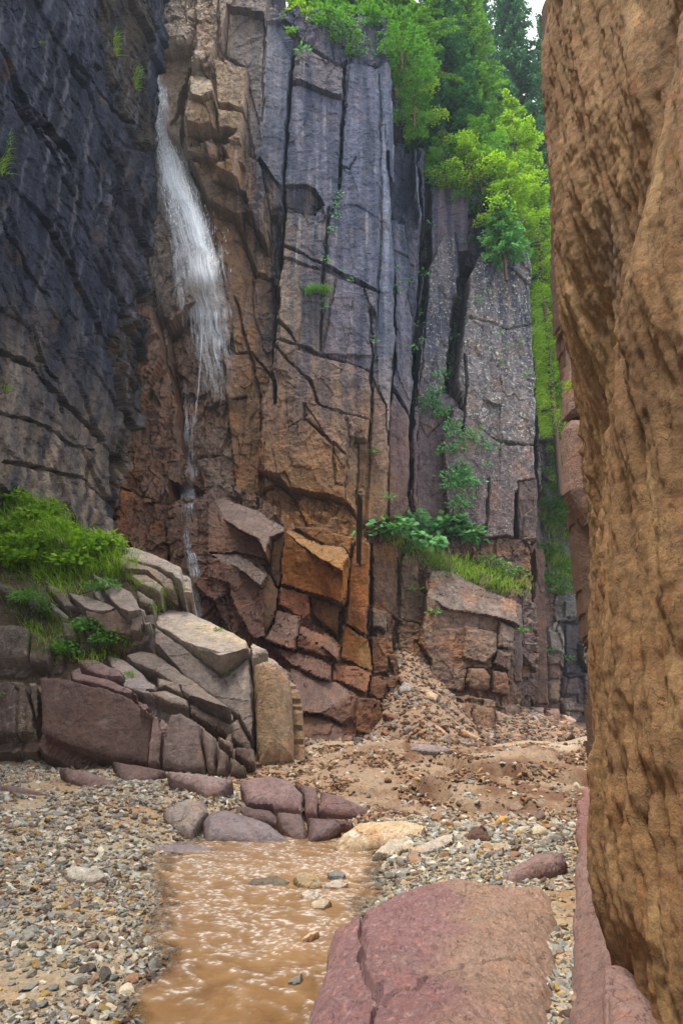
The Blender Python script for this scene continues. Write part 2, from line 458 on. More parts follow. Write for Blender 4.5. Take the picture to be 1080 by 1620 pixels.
f([(240, 240), (290, 262), (318, 310), (330, 390), (320, 470), (300, 540), (262, 520), (240, 430)], .35, .15, -.14, '#8d8078', bw=.6, rnd=.6, A=1.4, wet=.8)
f([(318, 310), (345, 345), (372, 430), (378, 520), (352, 560), (330, 480), (330, 390)], .25, -.2, -.14, '#97806a', bw=.5, rnd=.5, A=1.2, wet=.5)
f([(270, 540), (330, 500), (365, 560), (372, 640), (350, 720), (300, 730), (285, 640)], .3, .2, -.1, '#7c604e', bw=.4, rnd=.5, A=1.3, wet=.8)
f([(330, 325), (372, 345), (398, 420), (432, 540), (436, 700), (430, 800), (405, 850), (385, 700), (372, 560), (345, 400)], .55, -.12, -.05, '#94714f', bw=.3, rnd=.3, A=.8)
f([(352, 560), (400, 560), (432, 600), (428, 800), (400, 850), (372, 780), (360, 660)], .7, -.15, -.06, '#86674c', bw=.3, rnd=.3, A=.6)
# overhanging tan blocks right of the fall
f([(310, -60), (350, -60), (346, 60), (330, 112), (305, 118), (310, 40)], 1.6, -.1, -.1, '#a38e7c', bw=.3, rnd=.3, A=1.2)
f([(345, -40), (430, -40), (420, 33), (362, 22), (348, 60)], 1.8, .1, -.2, '#75675f', bw=.25, rnd=.25)
f([(362, 20), (419, 33), (416, 250), (402, 262), (390, 190), (390, 108), (355, 92)], 1.6, .15, 0, '#7b6e66', bw=.2, rnd=.15, A=.4)
f([(300, 118), (338, 88), (392, 108), (392, 250), (400, 330), (350, 300), (300, 240), (285, 200)], 1.5, .1, .1, '#8f7456', bw=.3, rnd=.3, A=1)
f([(392, 250), (412, 262), (430, 330), (428, 385), (402, 355), (375, 345), (345, 320), (318, 300), (300, 240)], 1.35, .35, .05, '#8f7350', bw=.2, rnd=.2, A=.8)
f([(385, 345), (428, 385), (440, 420), (436, 450), (412, 445), (392, 400)], .9, .3, 0, '#8a6c4c', bw=.2, rnd=.3, A=.8)
f([(398, 440), (434, 450), (434, 560), (418, 560), (402, 500)], .6, 0, 0, '#806650', bw=.2, rnd=.2, A=.8)
for P, h_, gu_, gv_, cc, aa in [
  ([(338, 92), (392, 108), (387, 176), (343, 162)], 2.4, .1, .05, '#b39a78', .5), ([(343, 172), (385, 180), (380, 226), (346, 222)], 2.5, .05, .1, '#ac9068', .5),
  ([(297, 116), (320, 112), (335, 124), (340, 152), (322, 160), (300, 150)], 2.5, 0, -.9, '#c4b49c', .6), ([(299, 150), (324, 160), (343, 215), (330, 224), (298, 212), (288, 172)], 2.6, .15, .1, '#a88c68', .6),
  ([(324, 158), (340, 152), (346, 214), (340, 220)], 2.3, -.9, 0, '#8c7354', .4), ([(286, 214), (300, 216), (345, 226), (380, 230), (352, 262), (300, 246)], 1.0, 0, 0, '#5f4a3a', .8),
  ([(322, 226), (345, 232), (344, 255), (330, 250)], 1.9, 0, .3, '#8a6e50', .5), ([(348, 226), (380, 228), (386, 262), (362, 254)], 2.1, .1, .2, '#9c7f5a', .5),
  ([(342, 258), (360, 250), (376, 252), (380, 290), (392, 314), (362, 302), (340, 286)], 2.3, .2, .45, '#a88758', .5), ([(300, 250), (342, 290), (392, 320), (400, 345), (372, 345), (330, 322)], .5, 0, 0, '#56412f', .9),
  ([(392, 318), (412, 330), (428, 382), (424, 388), (404, 360)], 1.7, .4, .4, '#a1845c', .5),   ]:
    f(P, 1.2+.55*(h_-1.2)+.25, gu_*.8, gv_*.6, cc, bw=.16, rnd=.12, A=aa)  # top facet coloured lighter as lit, underside and recess darker as shaded
# grey columns
f([(420, 33), (442, 55), (462, 95), (455, 180), (448, 295), (440, 292), (408, 258), (416, 180)], 1.7, -.35, .0, '#87868d', bw=.12, rnd=.1, crack=.1, A=.25)
f([(408, 258), (440, 292), (447, 330), (440, 346), (426, 342), (418, 300)], 1.35, .3, .2, '#7d6652', bw=.12, rnd=.1, A=.6)
f([(428, 346), (440, 348), (437, 430), (430, 430)], .9, 0, 0, '#6f5a46', bw=.1, rnd=.1)
f([(425, -60), (560, -60), (553, 18), (552, 98), (520, 98), (480, 72), (462, 40), (430, 20)], 1.2, 0, -.05, '#5a545c', bw=.2, rnd=.2, A=.8)
f([(464, 92), (480, 75), (520, 98), (548, 108), (545, 158), (462, 130)], 1.55, 0, -.15, '#8a7468', bw=.12, rnd=.1, A=.6)
f([(462, 131), (543, 160), (536, 300), (532, 340), (515, 345), (500, 312), (486, 300), (448, 294)], 1.5, .05, .0, '#7f7a85', bw=.1, rnd=.08, A=.25)
f([(448, 296), (486, 300), (500, 312), (515, 343), (480, 342), (450, 328)], 1.1, 0, .35, '#6d5f5a', bw=.1, rnd=.08, A=.5)
f([(449, 331), (478, 342), (517, 352), (512, 420), (508, 428), (447, 406)], 1.5, .03, 0, '#94806f', bw=.1, rnd=.08, A=.3)
f([(447, 408), (508, 429), (530, 436), (507, 560), (440, 538), (440, 460)], 1.5, .03, 0, '#987f66', bw=.1, rnd=.08, A=.3)
f([(535, 310), (520, 350), (513, 425), (560, 446), (598, 462), (603, 330), (600, 110), (553, 98), (546, 160)], 1.52, -.03, 0, '#72707f', bw=.1, rnd=.08, A=.25)
f([(531, 438), (570, 452), (590, 480), (588, 565), (509, 560)], 1.5, -.03, 0, '#7d7380', bw=.1, rnd=.08, A=.3)
f([(570, 452), (598, 464), (596, 500), (588, 490)], 1.6, .1, 0, '#83766c', bw=.1, rnd=.1, A=.3)
f([(553, 20), (610, 20), (612, 95), (606, 112), (553, 96)], 1.1, 0, 0, '#615a60', bw=.15, rnd=.15, A=.6)
f([(598, 108), (612, 95), (620, 110), (622, 300), (606, 300)], 1.35, -.2, 0, '#8f95a0', bw=.1, rnd=.08, A=.2)
f([(600, 200), (609, 196), (615, 300), (622, 420), (624, 540), (617, 690), (606, 720), (600, 640), (592, 560), (598, 460), (604, 330)], 1.45, -.15, 0, '#95989f', bw=.1, rnd=.12, A=.2)
# brown lower face
f([(437, 540), (506, 562), (588, 600), (586, 664), (546, 655), (505, 640), (490, 605), (435, 590)], 1.6, .03, .04, '#937d69', bw=.1, rnd=.08, A=.4)
f([(434, 575), (490, 606), (500, 636), (520, 650), (534, 700), (524, 700), (482, 665), (434, 690), (418, 800), (404, 770), (412, 640)], 1.7, 0, -.02, '#8f7056', bw=.1, rnd=.08, A=.5)
f([(418, 690), (482, 665), (524, 700), (545, 715), (552, 780), (548, 790), (500, 786), (460, 775), (436, 752), (415, 750)], 1.85, .03, 0, '#8c6a4a', bw=.12, rnd=.1, A=.5)
f([(480, 640), (505, 640), (546, 655), (552, 690), (545, 745), (520, 700)], 1.75, .02, 0, '#8f745d', bw=.1, rnd=.08, A=.5)
f([(546, 655), (583, 664), (580, 700), (552, 695)], 1.85, 0, .08, '#9a7c5e', bw=.1, rnd=.08, A=.4)
f([(552, 695), (566, 700), (570, 760), (563, 815), (545, 790)], 1.5, -.5, 0, '#a5855f', bw=.1, rnd=.15, A=.9)
f([(566, 700), (582, 700), (578, 822), (564, 822)], 1.4, 0, 0, '#6b503c', bw=.1, rnd=.1)
f([(404, 750), (462, 780), (500, 790), (550, 800), (575, 850), (470, 838), (404, 815)], 1.2, 0, -.15, '#7d5b3f', bw=.3, rnd=.3, A=1.2)
# columns between the two walls
f([(588, 600), (611, 640), (614, 700), (608, 830), (579, 822), (586, 700)], 1.4, .1, 0, '#8d745f', bw=.2, rnd=.2, A=.25)
f([(612, 95), (668, 120), (668, 560), (655, 860), (608, 860), (614, 640), (620, 400)], -1.6, 0, 0, '#5e5a62', bw=.1, rnd=.1, A=.7)
f([(618, 165), (655, 175), (664, 232), (612, 216)], -.9, 0, .1, '#7a6c74', bw=.15, rnd=.12, A=.3)
f([(655, 235), (664, 232), (668, 340), (662, 350), (656, 300)], -.9, 0, 0, '#8b929c', bw=.1, rnd=.1, A=.2)
f([(614, 222), (652, 232), (652, 330), (640, 350), (618, 340)], -2.1, 0, .0, '#4d5566', bw=.1, rnd=.1, A=.4)  # recess coloured dark for its shade
f([(612, 345), (640, 355), (650, 420), (640, 500), (640, 600), (622, 590), (622, 470)], -1.0, -.2, 0, '#827c82', bw=.15, rnd=.15, A=.5)
f([(625, 420), (650, 480), (655, 600), (648, 660), (616, 600), (624, 540)], -.8, -.2, 0, '#8b8384', bw=.15, rnd=.15, A=.4)
f([(614, 605), (648, 660), (652, 800), (640, 822), (612, 822)], -.6, -.1, 0, '#8a6c64', bw=.25, rnd=.25, A=.2)
f([(652, 600), (673, 560), (673, 835), (652, 835)], -1.5, 0, 0, '#6c5f66', bw=.25, rnd=.25, A=.25)
# right-hand wall, further back
f([(670, 200), (830, 180), (866, 300), (872, 900), (655, 900), (664, 600)], -3.6, 0, 0, '#5d565c', bw=.2, rnd=.2, A=.7)
f([(686, 238), (738, 250), (742, 330), (740, 440), (722, 440), (700, 430), (684, 470), (680, 330)], -2.4, .05, 0, '#7d6a70', bw=.15, rnd=.12, A=.35)
f([(742, 225), (800, 232), (806, 362), (790, 368), (770, 300), (745, 330)], -2.7, .0, 0, '#746a72', bw=.15, rnd=.15, A=.5)
f([(790, 225), (806, 232), (808, 364), (797, 364)], -2.2, 0, 0, '#93a0ab', bw=.1, rnd=.1, A=.1)
f([(678, 420), (700, 372), (722, 370), (722, 520), (714, 560), (706, 690), (660, 700), (658, 640), (668, 560)], -2.3, .05, 0, '#857a78', bw=.2, rnd=.2, A=.5, lich=.8)
f([(716, 440), (742, 440), (734, 520), (722, 600), (712, 560)], -4.4, 0, 0, '#3e4048', bw=.1, rnd=.1)  # deep gap, shade put into its dark colour
f([(660, 640), (706, 620), (728, 640), (740, 840), (700, 850), (655, 850)], -2.3, 0, 0, '#75666c', bw=.2, rnd=.15, A=.4, lich=.15)
f([(742, 440), (756, 405), (800, 370), (836, 382), (842, 500), (848, 640), (846, 706), (790, 700), (735, 660), (722, 600)], -2.0, .0, -.03, '#89807e', bw=.25, rnd=.25, A=.6, lich=1.0)
f([(720, 640), (738, 655), (790, 700), (846, 706), (846, 770), (814, 780), (814, 852), (770, 850), (706, 810), (700, 700)], -1.7, .0, .02, '#7a6e74', bw=.2, rnd=.2, A=.4, lich=.55)
f([(816, 762), (848, 756), (850, 858), (820, 852)], -1.9, 0, .1, '#77675f', bw=.15, rnd=.15, A=.6)
f([(842, 560), (856, 560), (862, 700), (856, 790), (850, 760), (848, 640)], -2.4, 0, 0, '#5b5a62', bw=.1, rnd=.1, A=.5)
f([(838, 860), (862, 868), (868, 1116), (838, 1116)], -2.6, 0, 0, '#6f5850', bw=.15, rnd=.15, A=.3)
f([(824, 866), (836, 868), (838, 1040), (826, 1030)], -2.5, 0, 0, '#a38f80', bw=.1, rnd=.1, A=.2)
f([(812, 940), (826, 950), (826, 1085), (810, 1075)], -2.2, 0, 0, '#776560', bw=.15, rnd=.2, A=.4)
# recess behind the ledges
f([(284, 780), (345, 790), (420, 850), (600, 860), (620, 1230), (280, 1230)], .6, 0, -.15, '#6d4a38', bw=.3, rnd=.3, A=1., wet=.5)
f([(600, 850), (840, 850), (845, 1230), (600, 1230)], -1.4, 0, -.12, '#6c574d', bw=.3, rnd=.3, A=1.3)
f([(286, 788), (332, 786), (328, 870), (358, 930), (384, 980), (395, 1020), (350, 1030), (262, 1000), (262, 800)], 2.5, 0, -.25, '#7d5640', bw=.4, rnd=.5, A=1.2, wet=1.)

# ---- blocks of the wet orange ledge, tops coloured paler to paint the wet sheen
def c6(*p): return cpt(270, 770, .3426, p)
def c7(*p): return cpt(580, 820, .3519, p)
g6 = 'rust brown blocks at the foot of the fall'
kw = dict(bw=.16, rnd=.13, crack=.06, A=.45)
b = W.block
b('rock_ledge', 'sloping wet slab with a painted sheen, highest on the rusty ledge beside the fall', 'rock ledge',
  [(c6((175, 60), (200, 50), (245, 145), (400, 240), (465, 345), (300, 303), (172, 310)), (3.1, -.1, -.1), '#7d4f38', 'set', dict(wet=.8)),
   (c6((195, 48), (280, 60), (400, 110), (540, 195), (470, 262), (465, 350), (400, 240), (240, 145)), (3.2, -.15, -1.1), '#8d7672', 'set', dict(wet=1., A=.7))], T=2, **kw)
b('rock_ledge', 'wet slab with dark red front just under the topmost slab of the rusty ledge', 'rock ledge',
  [(c6((165, 320), (250, 340), (430, 465), (440, 692), (380, 700), (320, 600), (262, 450), (170, 420)), (3.6, 0, -.15), '#704230', 'set', dict(wet=.7, A=.7)),
   (c6((168, 316), (300, 303), (400, 370), (457, 402), (430, 468), (260, 350)), (3.5, -.1, -1.0), '#8b7876', 'set', dict(wet=1., A=.7)),
   (c6((457, 400), (492, 470), (482, 600), (440, 694), (428, 466)), (3.4, -.5, 0), '#8d6a50', 'set', dict(wet=.4))], T=2, **kw)
b('rock_block', 'narrow upright sliver of brown rock wedged left of the big orange block', 'rock block',
  [(c6((538, 200), (520, 300), (508, 450), (490, 470), (457, 400), (466, 265)), (3.2, .3, -.1), '#84644c', 'set', dict(wet=.3))], T=1.6, **kw)
b('rock_block', 'largest orange block of the wet ledge with a jutting ochre nose', 'rock block',
  [(c6((522, 205), (600, 270), (690, 340), (800, 400), (778, 548), (640, 490), (512, 452)), (3.6, .1, .15), '#8a5630', 'set'),
   (c6((538, 194), (700, 270), (790, 282), (832, 340), (802, 402), (690, 342), (600, 268), (524, 212)), (3.6, .1, -1.0), '#ad8050', 'set', dict(wet=.4, A=.8)),
   (c6((832, 340), (815, 470), (778, 548), (800, 400)), (3.4, -.9, 0), '#a4713c', 'set')], T=2.2, **kw)
b('rock_block', 'flat topped brown block lying behind the big orange one, under the overhang', 'rock block',
  [(c6((560, 185), (700, 182), (842, 232), (832, 330), (790, 280), (700, 268)), (2.6, 0, -.1), '#86603f', 'set')], T=1.5, **kw)
b('rock_column', 'leaning rectangular column of orange brown rock right of the big orange block', 'rock column',
  [(c6((852, 240), (925, 266), (906, 684), (800, 640), (824, 400)), (2.9, .15, -.03), '#8c5c38', 'set'), ], T=1.8, **kw)
b('rock_block', 'angular orange block tucked under the left half of the big orange block', 'rock block',
  [(c6((500, 458), (640, 492), (646, 590), (600, 622), (488, 545)), (3.3, -.1, .0), '#945a36', 'set', dict(wet=.5))], T=1.4, **kw)
b('rock_block', 'shadowed brown block in the recess under the ochre nose', 'rock block',
  [(c6((642, 500), (780, 552), (778, 705), (650, 592)), (2.7, 0, 0), '#6e4830', 'set')], T=1.2, **kw)
b('rock_block', 'wedge of wet red brown rock with a tilted shiny top, middle of the ledge', 'rock block',
  [(c6((600, 628), (700, 680), (776, 745), (774, 802), (690, 740), (590, 672)), (3.9, 0, -.9), '#7f5546', 'set', dict(wet=.9)),
   (c6((592, 674), (690, 742), (774, 802), (700, 790), (572, 742)), (4.05, 0, .1), '#6a4030', 'set', dict(wet=.5))], T=1.5, **kw)
b('rock_block', 'wet slab running down left of the red brown wedge', 'rock block',
  [(c6((480, 570), (602, 590), (590, 680), (568, 762), (430, 705), (470, 640)), (3.8, -.1, -.7), '#7e5b4c', 'set', dict(wet=1., A=.9))], T=1.5, **kw)
b('rock_block', 'tan faceted block standing below the leaning column', 'rock block',
  [(c6((800, 640), (912, 702), (870, 740), (848, 815), (782, 790)), (3.7, .35, -.1), '#916240', 'set'),
   (c6((912, 702), (932, 852), (858, 832), (848, 812), (870, 738)), (3.6, -.6, 0), '#ac8458', 'set')], T=1.6, **kw)
b('rock_slab', 'long wet maroon slab stretched under the wedge and above the biggest bottom boulder', 'rock slab',
  [(c6((420, 705), (560, 762), (700, 800), (760, 830), (740, 900), (640, 868), (548, 832)), (4.1, 0, -.7), '#7a5042', 'set', dict(wet=.9, A=1.))], T=1.5, **kw)
b('rock_block', 'blocky brown rock with a bright chipped edge right of the maroon slab', 'rock block',
  [(c6((752, 812), (850, 822), (930, 872), (905, 965), (820, 925), (742, 900)), (4.0, -.1, -.4), '#8a5a40', 'set', dict(wet=.4, A=.9))], T=1.4, **kw)
b('boulder', 'big wet purple brown boulder at the bottom of the ledge, split by a crack', 'boulder',
  [(c6((548, 835), (640, 870), (780, 912), (832, 960), (800, 985), (690, 1052), (560, 1040), (540, 930)), (4.5, -.1, -.75), '#7f6058', 'set', dict(wet=.9, A=.3)),
   (c6((832, 962), (838, 1060), (795, 1102), (690, 1054), (800, 985)), (4.7, -.2, -.1), '#744b38', 'set', dict(wet=.5))], T=2.5, bw=.3, rnd=.2, crack=.05, A=.4)
b('boulder', 'low wet boulder under the split one, half sunk in the gravel', 'boulder',
  [(c6((560, 1045), (690, 1060), (795, 1108), (822, 1180), (790, 1230), (640, 1230), (560, 1200)), (4.9, -.1, -.6), '#7b5a50', 'set', dict(wet=.8, A=.5))], T=2.5, bw=.3, rnd=.25, crack=.05)
b('boulder', 'squarish brown boulder at the right foot of the ledge beside the scree', 'boulder',
  [(c6((862, 1000), (962, 978), (930, 1040), (925, 1142), (860, 1130)), (4.6, .2, -.1), '#7c5038', 'set', dict(wet=.3)),
   (c6((962, 978), (978, 1060), (925, 1142), (930, 1040)), (4.5, -.5, 0), '#8a6244', 'set')], T=2, **kw)
b('boulder', 'brown boulder leaning on the wall above the squarish one', 'boulder',
  [(c6((912, 880), (950, 870), (1002, 900), (990, 990), (950, 985), (908, 960)), (3.6, -.1, -.3), '#76503c', 'set')], T=1.6, **kw)
b('rock_column', 'dark brown upright slab behind the ledge, right of the leaning column', 'rock column',
  [(c6((928, 262), (1052, 262), (1046, 440), (1012, 672), (912, 560)), (1.6, -.05, 0), '#6b5044', 'set')], T=1.5, **kw)
b('rock_block', 'small chipped grey block at the base of the dark upright slab', 'rock block',
  [(c6((915, 560), (1000, 570), (1005, 680), (960, 650), (912, 660)), (2.2, 0, -.4), '#84746c', 'set', dict(A=1.2))], T=1.2, **kw)
b('rock_block', 'rough brown block between the tan faceted block and the scree', 'rock block',
  [(c6((912, 682), (1000, 690), (1004, 860), (925, 872), (918, 770)), (2.5, 0, -.1), '#75523f', 'set', dict(A=1.3))], T=1.4, **kw)

# ---- lichen-free bulge at the foot of the right wall
kw = dict(bw=.3, rnd=.22, crack=.06, A=.6)
b('rock_slab', 'dark narrow slab with a slanting crack under the broad leaved plants', 'rock slab',
  [(c7((18, 112), (135, 98), (138, 225), (136, 460), (60, 400), (8, 400)), (.9, 0, 0), '#6b554d', 'set')], T=1.4, bw=.15, rnd=.12, crack=.06)
b('rock_slab', 'fractured grey brown slab left of the great bulging rock', 'rock slab',
  [(c7((158, 155), (245, 172), (240, 330), (272, 345), (235, 560), (150, 470), (146, 300)), (.8, 0, -.05), '#75625a', 'set', dict(A=1.2))], T=1.4, **kw)
b('rock_block', 'jagged cluster of broken blocks beside the dark scree hollow', 'rock block',
  [(c7((140, 450), (235, 470), (290, 600), (290, 740), (200, 720), (140, 600)), (1.2, 0, -.2), '#6e564a', 'set', dict(A=1.5))], T=1.2, **kw)
b('rock_bulge', 'great bulging brown grey rock with a grassy top at the foot of the right wall', 'rock bulge',
  [(c7((275, 330), (350, 395), (480, 425), (600, 445), (640, 520), (590, 600), (560, 680), (450, 690), (440, 780), (330, 768), (286, 740), (290, 640), (238, 560)), (1.7, .05, -.08), '#7f685b', 'set', dict(A=.7)),
   (c7((290, 232), (350, 232), (430, 268), (560, 330), (668, 370), (686, 480), (600, 450), (480, 428), (350, 398), (272, 345)), (1.5, 0, -.65), '#80716c', 'set', dict(A=.6, lich=.25)),
   (c7((440, 480), (582, 520), (585, 600), (530, 655), (436, 620)), (1.95, 0, -.12), '#8b7466', 'set', dict(A=.6))], T=2.5, **kw)
b('boulder', 'rounded pale edged block on the right shoulder of the great bulge', 'boulder',
  [(c7((590, 455), (668, 490), (662, 592), (586, 582)), (1.9, -.2, -.2), '#86766c', 'set')], T=1.4, **kw)
b('boulder', 'faceted block below the rounded shoulder block of the bulge', 'boulder',
  [(c7((590, 590), (656, 602), (650, 692), (568, 660)), (2.0, -.1, .1), '#7e6a60', 'set')], T=1.4, **kw)
b('boulder', 'round brown boulder bedded in the lower edge of the bulge', 'boulder',
  [(c7((462, 668), (530, 672), (560, 720), (550, 780), (470, 776), (446, 730)), (2.1, 0, 0), '#806452', 'set')], T=1.2, bw=.5, rnd=.45, crack=.05, A=.4)
b('boulder', 'brown block hanging at the lower right corner of the bulge', 'boulder',
  [(c7((562, 688), (634, 694), (640, 802), (560, 792)), (2.0, -.1, 0), '#7a6052', 'set')], T=1.2, **kw)
b('boulder', 'long brown boulder lying under the bulge on the scree', 'boulder',
  [(c7((340, 832), (480, 828), (490, 880), (495, 975), (400, 935), (350, 890)), (2.6, 0, -.5), '#7f6450', 'set', dict(A=.8))], T=1.6, **kw)
b('boulder', 'pair topped rounded boulder right of the long one under the bulge', 'boulder',
  [(c7((484, 832), (578, 858), (572, 985), (492, 978), (470, 880)), (2.8, 0, -.2), '#866a54', 'set')], T=1.6, bw=.4, rnd=.3, crack=.05)
b('boulder', 'pale dusty boulder in the corner where bulge and columns meet', 'boulder',
  [(c7((575, 862), (652, 890), (652, 992), (575, 985)), (2.2, 0, -.3), '#97867a', 'set')], T=1.6, **kw)
b('rock_column', 'slim grey pillar at the right flank of the bulge', 'rock column',
  [(c7((660, 370), (702, 385), (706, 735), (656, 738), (650, 600)), (.3, -.1, 0), '#756a6c', 'set', dict(A=.3))], T=1.6, bw=.2, rnd=.2, crack=.05)
W.fill()
W.fracture(1.7, 3.2, .42, .45, .05, w=.8, layer=(0,), gw=.035)
W.fracture(.55, .9, .16, .6, .02, w=.9, layer=(0,))
W.fracture(.30, .45, .07, .8, .0, w=.9)
W.fracture(.9, 1.1, .08, .5, .03, w=.9, layer=(1,))
W.fracture(.22, .3, .06, .6, .02, w=.8)
W.fracture(.9, .12, .03, .3, .02, w=.5)
W.roughen(.20, .45, 5); W.roughen(.06, 2.2, 9, ridged=True); W.roughen(.05, 8, 19)
# joints traced from the photograph
for pts, wd, dp in [
  ([(464, 88), (458, 160), (448, 295), (450, 330), (446, 405), (438, 520), (432, 590), (436, 640)], .10, .9),
  ([(546, 100), (543, 160), (537, 300)], .09, .6), ([(520, 330), (516, 380), (510, 440), (506, 560)], .05, .25),
  ([(447, 407), (512, 428), (560, 446), (598, 462)], .06, .3), ([(440, 538), (470, 548), (506, 562), (588, 588)], .05, .25),
  ([(434, 575), (490, 605), (505, 640), (540, 655)], .05, .2), ([(480, 640), (482, 665), (505, 680), (524, 700)], .05, .2),
  ([(537, 267), (553, 266), (562, 250)], .04, .15), ([(545, 715), (528, 700), (530, 768), (545, 772)], .05, .2),
  ([(300, 110), (290, 200), (285, 240)], .15, 1.0), ([(735, 560), (738, 610), (732, 680)], .06, .5), ([(772, 760), (768, 840)], .05, .3),
  ([(416, 640), (417, 790)], .04, .2), ([(655, 200), (668, 380), (655, 560), (648, 800)], .18, 1.2), ([(372, 470), (415, 640), (405, 800)], .06, .3),
  ([(722, 470), (716, 540), (706, 620)], .25, 1.5), ([(670, 420), (660, 560), (655, 640)], .2, 1.0), ([(836, 385), (842, 500), (848, 700)], .05, .2),
  ([(612, 240), (620, 420), (624, 560), (613, 700)], .07, .5), ([(585, 490), (588, 560), (586, 640), (583, 700)], .06, .4),
  ([(845, 870), (846, 1130)], .08, .6), ([(588, 860), (586, 1060)], .06, .3), ([(740, 500), (800, 520), (845, 530)], .05, .15)]:
    W.carve(pts, wd, dp, None)

def paint_back(s, L):
    U, V, C, A = s.U, s.V, L['C'], L['A']
    up_ = sstep(9, 17, V)*sstep(-4, -2.2, U)*(1-.5*sstep(3.5, 5, U)); C *= 1+up_[..., None]*np.array([-.26, -.14, .10], np.float32)
    C *= (1+.5*fbm(U*3, V*2.2, 5, 5, 59))[..., None]
    C *= (1+.35*fbm(U*.7, V*.5, 1, 4, 60))[..., None]
    # blue-black water streaks, strongest high on the face
    st = fbm(U*2.6, V*.16, 4, 4, 61); hi = sstep(9, 19, V+1.5*(U < 3)*sstep(-3.2, -2, U)*2+2*noise(U*.5, V*.3, 0, 66))
    m = sstep(-.22, .2, st)*hi*.82*sstep(-6, -2.4, U)
    C += (np.array([.030, .046, .092], np.float32)-C)*m[..., None]
    # pale mineral streaks
    st = fbm(U*5.5, V*.35, 9, 4, 62); m = sstep(.12, .35, st)*hi*.5
    C += (np.array([.42, .42, .46], np.float32)-C)*m[..., None]
    # rusty blotches low down
    m = sstep(.0, .35, fbm(U*.9, V*.8, 3, 4, 63))*(1-hi)*.45
    C += (np.array([.42, .19, .07], np.float32)-C)*m[..., None]
    m = sstep(.15, .4, fbm(U*1.6, V*1.1, 8, 4, 64))*.35
    C += (np.array([.13, .115, .13], np.float32)-C)*m[..., None]
    # damp around the fall
    d = np.abs(U-(-7.3+(24-V)*.09)); L['M'][..., 0] = np.maximum(L['M'][..., 0], (1-sstep(.5, 2.4, d+noise(U, V*.4, 0, 67)))*.8)
    L['M'][..., 2] = hi
    g_ = C.mean(-1, keepdims=True); low = (1-sstep(7, 10, V))*(1-sstep(2.5, 3.5, U)); C += (C-g_)*(.15*low)[..., None]; C *= 1+low[..., None]*np.array([-.06, .0, -.06], np.float32)
W.merge_colors(34, .55); W.blend_colors(2)
W.paint(paint_back)
def cut_back(s):
    # sky line of the wall: two steps
    top = np.where(s.U < -2.7, 34.8, 0)+np.where(s.U < -2.7, 0, 1)*np.where(s.U < 2.9, 30.4, np.where(s.U < 7.2, 25.6, 24.6))+.5*noise(s.U*1.3, s.V*0, 0, 7)
    E = [s.to_uv(x, y, -2.2) for x, y in ((880, 1200), (868, 1000), (862, 800), (850, 600), (842, 480), (837, 370), (808, 350), (806, 220), (806, 0))]
    right = s.U > np.interp(s.V, [e[1] for e in E], [e[0] for e in E])+.12*noise(s.V*.8, s.V*0, 0, 8)
    return (s.V > top) | right
W.build('back_cliff', M_CLIFF, 'structure', 'tall jointed rock wall with blue grey columns behind the waterfall', None, cut_back, 4)
# ================================================================== LEFT WALL
LWu = np.array([1.0, 5.8, 0])/math.hypot(1, 5.8)
LW = Relief((-8.5, 16.5, 0), LWu, (0, 0, 1), -12, 6.1, 1.5, 34, .042, h0=0, warp=.15, col='#4d5266', seed=31, edge=.6)
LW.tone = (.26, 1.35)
f = LW.facet
f([(150, -60), (240, -60), (238, 100), (236, 240), (200, 230), (160, 120)], .1, .05, 0, '#5d564f', bw=.4, rnd=.3, A=.8)
f([(168, 540), (236, 420), (240, 600), (205, 740), (180, 800), (178, 640)], .1, .05, 0, '#5f5650', bw=.3, rnd=.25, A=1.1)
f([(185, 230), (232, 255), (240, 330), (236, 420), (205, 500), (150, 400)], .15, 0, 0, '#656472', bw=.3, rnd=.2, A=.8)
f([(20, 160), (60, 190), (100, 245), (95, 265), (45, 215)], -.5, 0, .3, '#3a3f4d', bw=.2, rnd=.2, A=.8)
LW.fracture(3.2, 1.9, .6, .6, .08, shear=.45, w=.9)
LW.fracture(1.0, .75, .22, .5, .07, shear=.45)
LW.fracture(.35, .3, .10, .8, .01, shear=.4); LW.fracture(.14, .2, .03, .6, .01, shear=.4)
LW.roughen(.4, .35, 5); LW.roughen(.10, 1.6, 9, ridged=True); LW.roughen(.08, 5, 19, su=.8)
for pts, wd, dp in [
  ([(20, 165), (60, 200), (98, 262)], .18, .9), ([(0, 340), (40, 420), (75, 470)], .08, .4), ([(110, 90), (160, 150), (215, 235), (236, 258)], .14, .8),
  ([(0, 560), (50, 580), (110, 640), (168, 700)], .12, .7), ([(0, 650), (60, 670), (110, 700), (150, 715)], .06, .3), ([(60, 570), (90, 600), (100, 650)], .08, .4),
  ([(0, 730), (60, 740), (130, 755), (165, 790)], .05, .3), ([(175, 540), (182, 600), (196, 660)], .12, .6), ([(210, 100), (232, 190)], .08, .4),
  ([(120, 380), (160, 440), (200, 480), (225, 520)], .05, .25), ([(30, 470), (60, 540), (70, 575)], .06, .3), ([(140, 250), (180, 330), (190, 400)], .05, .25)]:
    LW.carve(pts, wd, dp, 0)
